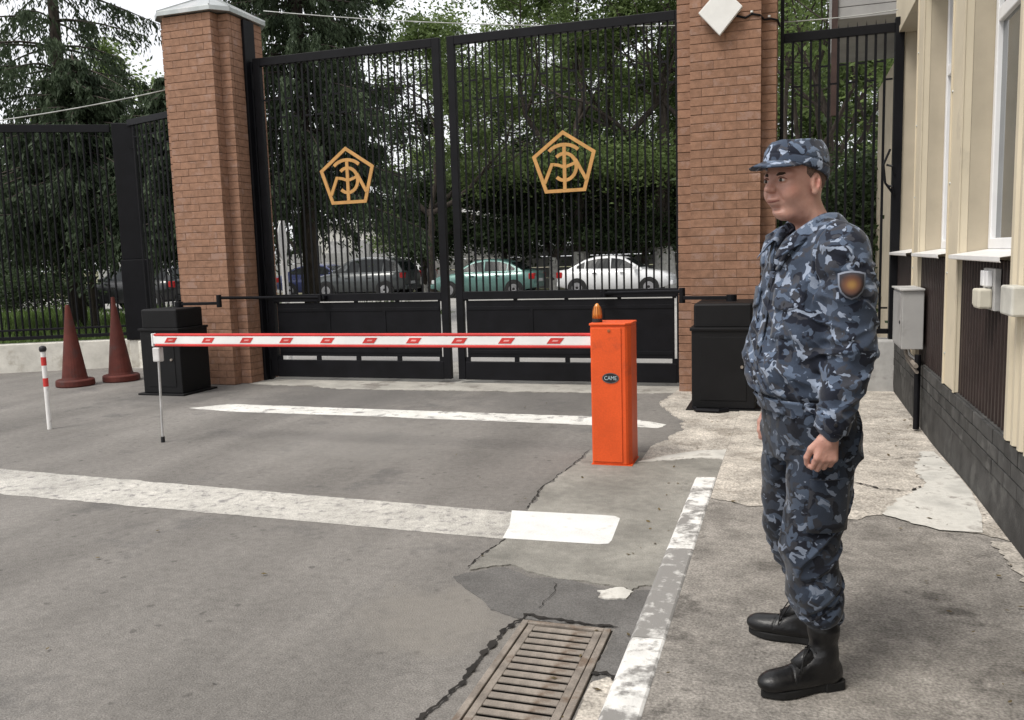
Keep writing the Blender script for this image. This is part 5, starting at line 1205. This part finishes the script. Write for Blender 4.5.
    def patch_on(name, a0, a1, z0, z1, off, m, parent, taper=0, thick=.004):
        P = []
        for i in range(9):
            f = i/8; P.append([surf(a0+(a1-a0)*k/8, z1+(z0-z1)*f-(taper*(1-abs(k-4)/4) if i == 8 else taper*f*(1-abs(k-4)/4)), off) for k in range(9)])
        return MB().grid(P).build(name, m, parent, smooth=True, solid=thick)
    dkc = camo('camouflage_shaded_cloth', .80)
    for s in (1, -1):
        pk = patch_on('chest_pocket', s*R(22), s*R(58), 1.155, 1.292, .0075, cm, jk, 0, .006); patch_on('pocket_flap', s*R(20), s*R(60), 1.258, 1.312, .0175, cm, pk, .018, .007)
        b = surf(s*R(40), 1.262, .018); MB().lathe(b, [(.0075, 0), (.0075, .002), (.002, .003)], 12, ((-math.sin(s*R(40)), math.cos(s*R(40)), 0), (0, 0, 1), (math.cos(s*R(40)), math.sin(s*R(40)), 0))).build('button', drk, pk)
    patch_on('button_placket', R(-7), R(5), .95, 1.365, .007, cm, jk, 0, .004)
    for z in (1.02, 1.12, 1.22, 1.32):
        b = surf(R(-1), z, .010); MB().lathe(b, [(.007, 0), (.007, .0025), (.002, .003)], 12, ((0, 1, 0), (0, 0, 1), (1, 0, 0))).build('button', drk, jk)
    wb = MB(); wb.grid([[surf(2*math.pi*k/48, z, .0045+.0015*math.sin(k*3.1)) for k in range(48)] for z in (.909, .915, .932, .948, .956)], closed=True); wb.build('waistband', dkc, jk, smooth=True, solid=.006)
    # sleeve cuffs
    for A in (Larm, Rarm):
        a = np.array(A[3]); b = np.array(A[4]); d = (b-a)/np.linalg.norm(b-a); c0 = b-d*.048
        MB().tube([Vector(c0+d*q) for q in (0, .006, .035, .058, .062)], [.049, .0535, .0525, .0515, .044], 28).build('cuff', cm, jk, smooth=True)
        MB().lathe(c0+d*.03+np.array((.02, .047 if A is Larm else -.047, 0)), [(.006, 0), (.006, .006), (.001, .007)], 10, ((1, 0, 0), (0, 0, 1), (.3, 1 if A is Larm else -1, 0))).build('cuff_button', drk, jk)
    # collar: stand, fold and pointed leaves
    def collar():
        rows = [[], [], [], []]
        n = 25
        for i in range(n):
            f = i/(n-1)*2-1; a = f*R(158); e = abs(f)**3       # -1 right front, 0 nape, +1 left front
            ca, sa = -math.cos(a), math.sin(a)
            front = max(0, (abs(f)-.55)/.45)
            cx, cy = -.018, 0
            zt = 1.548-.080*front**1.4; fx = .035*front
            r0 = .078+.012*front
            rows[0].append((cx+ca*(r0-.004)+fx, cy+sa*(r0-.004), zt-.035))
            rows[1].append((cx+ca*r0+fx, cy+sa*r0, zt))
            ro = r0+.030+.012*front
            rows[2].append((cx+ca*(r0+.014)+fx*1.1, cy+sa*(r0+.014), zt-.006))
            rows[3].append((cx+ca*ro+fx*1.55+.014*front, cy+sa*ro*(1+.20*front), zt-.052-.030*front))
        return MB().grid(rows).build('collar', cm, jk, smooth=True, solid=.005, sub=1)
    collar()
    for s in (-1, 1):   # open lapel edges of the V
        P = [[], []]
        for i in range(9):
            z = 1.37+.105*i/8; hw = .010+(z-1.37)*.62; x = tor(z)[0]+tor(z)[1]*(1-(hw/tor(z)[2])**2.3)**(1/2.3)
            P[0].append((x+.004, .006+s*(hw-.003), z)); P[1].append((x+.006-.006*i/8, .006+s*(hw+.018+.016*i/8), z-.004))
        MB().grid(P).build('lapel', cm, jk, smooth=True, solid=.005)
    # dark undershirt in the V
    U = Vox((-.12, -.13, 1.32), (.16, .13, 1.56), .004)
    U.op(lambda X, Y, Z: np.maximum((((np.abs(X-np.interp(Z, TZ, TC))/(np.interp(Z, TZ, TD)-.016))**2+(Y/(np.interp(Z, TZ, TW)-.02))**2)**.5-1)*.08, np.maximum(1.34-Z, Z-1.492-.25*np.clip(-X, 0, .06)+.25*np.clip(X, 0, .1))), (-.1, -.12, 1.34), (.14, .12, 1.53), .004)
    link('undershirt', U.mesh('undershirt', mat('black_knit', (.013, .014, .02), .95, var=.2)), t)
    # shoulder patch on his left sleeve
    dr = Vector((.42, .905, .06)).normalized(); tg = Vector((-dr.y, dr.x, 0)).normalized()*-1; up = dr.cross(tg)*-1
    if up.z < 0: up = -up
    c = Vector((-.010, .212, 1.318))+dr*.093
    shp = [(-.038, .036), (-.02, .041), (0, .043), (.02, .041), (.038, .036), (.037, 0), (.03, -.02), (.016, -.035), (0, -.042), (-.016, -.035), (-.03, -.02), (-.037, 0)]
    def curved(name, sc, off, m, par):
        P = []
        n = len(shp)
        mb = MB(); rings = [1, .66, .33]
        vs = []
        for q in rings:
            for x, y in shp: xx, yy = x*sc*q, y*sc*q; vs.append(c+tg*xx+up*yy+dr*(off-xx*xx*6.0))
        vs.append(c+dr*off); fs = [(i*n+k, i*n+(k+1) % n, (i+1)*n+(k+1) % n, (i+1)*n+k) for i in range(2) for k in range(n)]+[(2*n+k, 2*n+(k+1) % n, 3*n) for k in range(n)]
        mb.add(vs, fs); return mb.build(name, m, par, smooth=True, solid=.003)
    pm = bpy.data.materials.new('patch_print'); pm.use_nodes = True; nn = pm.node_tree.nodes; ll = pm.node_tree.links; pb = nn['Principled BSDF']; pb.inputs['Roughness'].default_value = .9
    tcn = nn.new('ShaderNodeTexCoord'); ds = nn.new('ShaderNodeVectorMath'); ds.operation = 'DISTANCE'; ll.new(tcn.outputs['Object'], ds.inputs[0]); ds.inputs[1].default_value = c+up*.002+Vector((-.891*.034, .454*.034, 0))
    rp = nn.new('ShaderNodeValToRGB'); cr2 = rp.color_ramp; cr2.elements[0].position = .008; cr2.elements[0].color = (.30, .17, .05, 1); cr2.elements[1].position = .034; cr2.elements[1].color = (.025, .022, .028, 1)
    e2 = cr2.elements.new(.018); e2.color = (.15, .065, .035, 1); ll.new(ds.outputs['Value'], rp.inputs[0]); ll.new(rp.outputs[0], pb.inputs['Base Color'])
    po = curved('shoulder_patch', 1.0, .004, mat('patch_border', (.20, .22, .27), .9), jk); curved('patch_field', .88, .0065, pm, po)
    # ---------------- trousers
    T = Vox((-.27, -.32, .12), (.24, .32, .98), .0038)
    def hip(X, Y, Z):
        dd = np.interp(Z, [.74, .84, .95], [.120, .138, .122]); ww = np.interp(Z, [.74, .84, .95], [.165, .182, .164]); cx = np.interp(Z, [.74, .84, .95], [-.012, -.008, .016])
        return np.maximum(((np.abs(X-cx)/dd)**2.4+(np.abs(Y)/ww)**2.4)**(1/2.4)*np.minimum(dd, ww)-np.minimum(dd, ww), np.maximum(.76-Z, Z-.955))
    T.op(hip, (-.16, -.2, .74), (.15, .2, .96), .01)
    T.chain([(-.012, .088, .84), (.006, .108, .68), (.026, .124, .47), (.010, .138, .33), (-.006, .146, .262)], [.098, .096, .084, .072, .062], .02)
    T.chain([(-.018, -.088, .84), (-.03, -.128, .68), (-.040, -.162, .48), (-.092, -.170, .34), (-.122, -.168, .265)], [.098, .096, .084, .072, .062], .02)
    sl, X, Y, Z = T.win((-.27, -.32, .12), (.24, .32, .96))
    bl = np.exp(-((Z-.31)/.07)**2); kn = np.exp(-((Z-.47)/.10)**2); th = np.exp(-((Z-.76)/.09)**2)
    w1 = ridge(X*7+2, Y*7, Z*20+X*16)*.013*bl+ridge(X*7+4, Y*8+1, Z*13-X*11)*.011*kn+ridge(X*9, Y*9+5, Z*9+Y*10)*.009*th+vnoise(X*6, Y*6, Z*7)*.005+vnoise(X*24, Y*24, Z*18)*.003
    w1 = w1+np.clip((ridge(X*5+6, Y*5+2, Z*8+X*7)-.5)/.5, 0, 1)**1.5*.011
    T.d[sl] += (-w1).astype(np.float32)
    tr = link('trousers', T.mesh('trousers', cm2), t)
    MB().grid([[(.105-.0*(z-.8)+.012, y, z) for y in (-.004, .004)] for z in (.80, .88)]).build('fly', dkc, tr, solid=.004)
    P = []
    for i in range(8):
        z = .72-.17*i/7; f = .72-z; P.append([(.018+math.sin(a)*.107+.0*f, .108+.012*f+math.cos(a)*.107, z) for a in np.linspace(R(-38), R(40), 9)])
    lp = MB().grid(P).build('thigh_pocket', cm2, tr, smooth=True, solid=.005)
    # ---------------- boots
    leather = mat('black_leather', (.006, .006, .0065), .36, var=.2, scale=14, bump=.0016, bscale=70, spec=.42); solem = mat('boot_sole', (.012, .012, .012), .7, bump=.001, bscale=80); lace = mat('boot_lace', (.010, .010, .010), .8)
    def boot(ax, ay, ang):
        Mz = Matrix.Translation((ax, ay, 0)) @ Matrix.Rotation(ang, 4, 'Z')
        V_ = Vox((-.10, -.07, .02), (.24, .07, .33), .0032)
        V_.chain([(-.008, 0, .30), (-.012, 0, .20), (-.014, 0, .12), (-.020, 0, .065)], [.049, .044, .042, .041], .02)
        V_.ell((-.030, 0, .055), (.050, .043, .048), .02); V_.cone((.0, 0, .094), (.115, 0, .050), .039, .031, .03)
        V_.ell((.125, 0, .050), (.090, .046, .032), .025); V_.ell((.165, -.002, .047), (.055, .041, .031), .02)
        V_.ell((.05, 0, .04), (.12, .040, .03), .02)
        sl, X, Y, Z = V_.win((-.1, -.07, .02), (.24, .07, .3)); V_.d[sl] = np.maximum(V_.d[sl], np.maximum(.028-Z, Z-.29))
        cre = ridge(X*12, Y*4, Z*40+X*20)*.0035*np.exp(-((X-.045)/.05)**2-((Z-.10)/.05)**2)+ridge(X*5, Y*5, Z*26)*.003*np.exp(-((Z-.19)/.05)**2); V_.d[sl] -= cre.astype(np.float32)
        seam_ = np.exp(-((X-.105-.35*np.abs(Y))/.003)**2)*.0022; V_.d[sl] += (seam_*(Z > .05)).astype(np.float32)
        me = V_.mesh('boot', leather); me.transform(Mz); bo = link('boot', me, t)
        pl = []
        for k in range(40):
            a = 2*math.pi*k/40; x = .066+.150*math.cos(a); hw = np.interp(x, [-.09, -.05, .03, .12, .18, .222], [.028, .041, .035, .047, .041, .015]); pl.append((x, math.copysign(min(1, abs(math.sin(a))*1.25), math.sin(a))*hw))
        so_ = MB(); so_.prism([(x*1.0, y) for x, y in pl], .004, .030); heel = MB()
        me = so_.mesh('sole', solem); me.transform(Mz); link('sole', me, bo, bevel=.004)
        me = MB().prism([(x, y*1.02) for x, y in [(-.080, -.026), (-.066, -.041), (.0, -.040), (.004, 0), (.0, .040), (-.066, .041), (-.080, .026)]], .0, .030).mesh('heel', solem); me.transform(Mz); link('heel', me, bo, bevel=.003)
        lc = MB()
        for i in range(7):
            f = i/6; x = .112-.075*f; z = .083+.030*f+.022*max(0, f-.4)*4*.5; lc.tube([(x, -.026, z-.006), (x-.004, 0, z+.008), (x-.008, .026, z-.006)], .0028, 5)
        lc.tube([(.040, .004, .150), (.066, .024, .140), (.085, .030, .105), (.098, .034, .078)], .0025, 5); lc.tube([(.040, -.004, .150), (.068, .018, .155), (.092, .042, .120), (.102, .048, .07)], .0022, 5)
        me = lc.mesh('lace', lace, True); me.transform(Mz); link('lace', me, bo)
        me = MB().tube([(.02, 0, .12), (.045, 0, .115), (.09, 0, .088)], [.02, .026, .024], 12).mesh('tongue', leather, True); me.transform(Mz); link('tongue', me, bo)
    boot(-.008, .150, R(6)); boot(-.138, -.163, R(-34))
    # ---------------- cap
    K = Vox((-.15, -.13, 1.62), (.15, .13, 1.82), .0028)
    rz_ = Matrix.Rotation(HY, 3, 'Z')
    K.ell(hd(-.010, 0, 1.705), (.116, .096, .108), .01, False, rz_)
    K.cone(hd(-.05, 0, 1.752), hd(.035, 0, 1.757), .052, .044, .04)
    sl, X, Y, Z = K.win((-.15, -.13, 1.62), (.15, .13, 1.82)); xh = (X-HX)*math.cos(HY)+Y*math.sin(HY); yh = -(X-HX)*math.sin(HY)+Y*math.cos(HY); Z = Z-HZ
    d0 = K.d[sl]; flat = np.maximum(d0, Z-1.792+.0*xh)
    wr = vnoise(X*20, Y*20, Z*20)*.003+ridge(xh*8, yh*14, Z*18)*.0028*np.clip((Z-1.72)/.04, 0, 1)
    bottom = (1.697+.30*xh)-Z       # rim rises to the front
    inner = -(np.sqrt((( xh+.011)/.1055)**2+(yh/.0845)**2+((Z-1.69)/.101)**2)-1)*.085
    ring = np.exp(-((Z-(1.728+.26*xh))/.003)**2)*.0025
    K.d[sl] = np.maximum(np.maximum(flat-wr+ring, bottom), inner).astype(np.float32)
    cp = link('cap', K.mesh('cap', cm3), t)
    P = []; P2 = []
    for i in range(9):
        f = i/8; row = []
        for k in range(17):
            a = (k/8-1)*R(60); ca, sa = math.cos(a), math.sin(a); r0x, r0y = .104, .090
            ext = .080*max(0, math.cos(a*1.42))**.7
            x = -.010+ca*r0x+ext*f; y = sa*r0y*(1+.06*f); dq = max(0, math.cos(a*1.42))**.7; z = 1.698+.30*(ca*r0x-.010)+.004-(.012*f+.012*f*abs(sa)+.010*f*f)*dq
            row.append(hd(x, y, z))
        P.append(row)
    MB().grid(P).build('peak', cm3, cp, smooth=True, solid=.0045)
    # carry the trunk back over the heels: the whole figure leans, neck forward
    def lean_(z):
        z = np.asarray(z); st = lambda a, b: (lambda q: q*q*(3-2*q))(np.clip((z-a)/(b-a), 0, 1))
        return .034*st(.15, .95)*(1-st(1.49, 1.60))
    def kids(o):
        for c_ in o.children: yield c_; yield from kids(c_)
    done = set()
    for o_ in list(kids(t)):
        me_ = o_.data
        if me_.name in done: continue
        done.add(me_.name); co = np.empty(len(me_.vertices)*3, np.float32); me_.vertices.foreach_get('co', co); co = co.reshape(-1, 3); q = lean_(co[:, 2]); co[:, 0] -= .891*q; co[:, 1] += .454*q; me_.vertices.foreach_set('co', co.ravel()); me_.update()
    # place him: he faces left and a little towards the camera
    t.location = (.034, 2.965, .0622); t.rotation_euler = (0, 0, R(180+27))
guard()

def litter():
    rng = np.random.default_rng(12); N = 170
    a = rng.uniform(0, 1, N); x = np.where(a < .45, rng.uniform(.55, 1.0, N), np.where(a < .7, rng.uniform(-.75, -.57, N), rng.uniform(-3.5, .5, N))); y = rng.uniform(2.4, 8.5, N)
    onwalk = x > -.42; z = np.where(onwalk, np.array([hz(q) for q in y])+.012, .012)
    C = np.stack([x, y, z], 1); V, F = leaf_quads(C, .022, rng, flat=5)
    tag(link('fallen_leaves', np_mesh('fallen_leaves', V, F, mat('dry_leaf', (.10, .075, .035), .9, var=.3, scale=30))), 'tiny dry leaves and grit scattered on the road and footway', 'litter', kind='stuff')
litter()
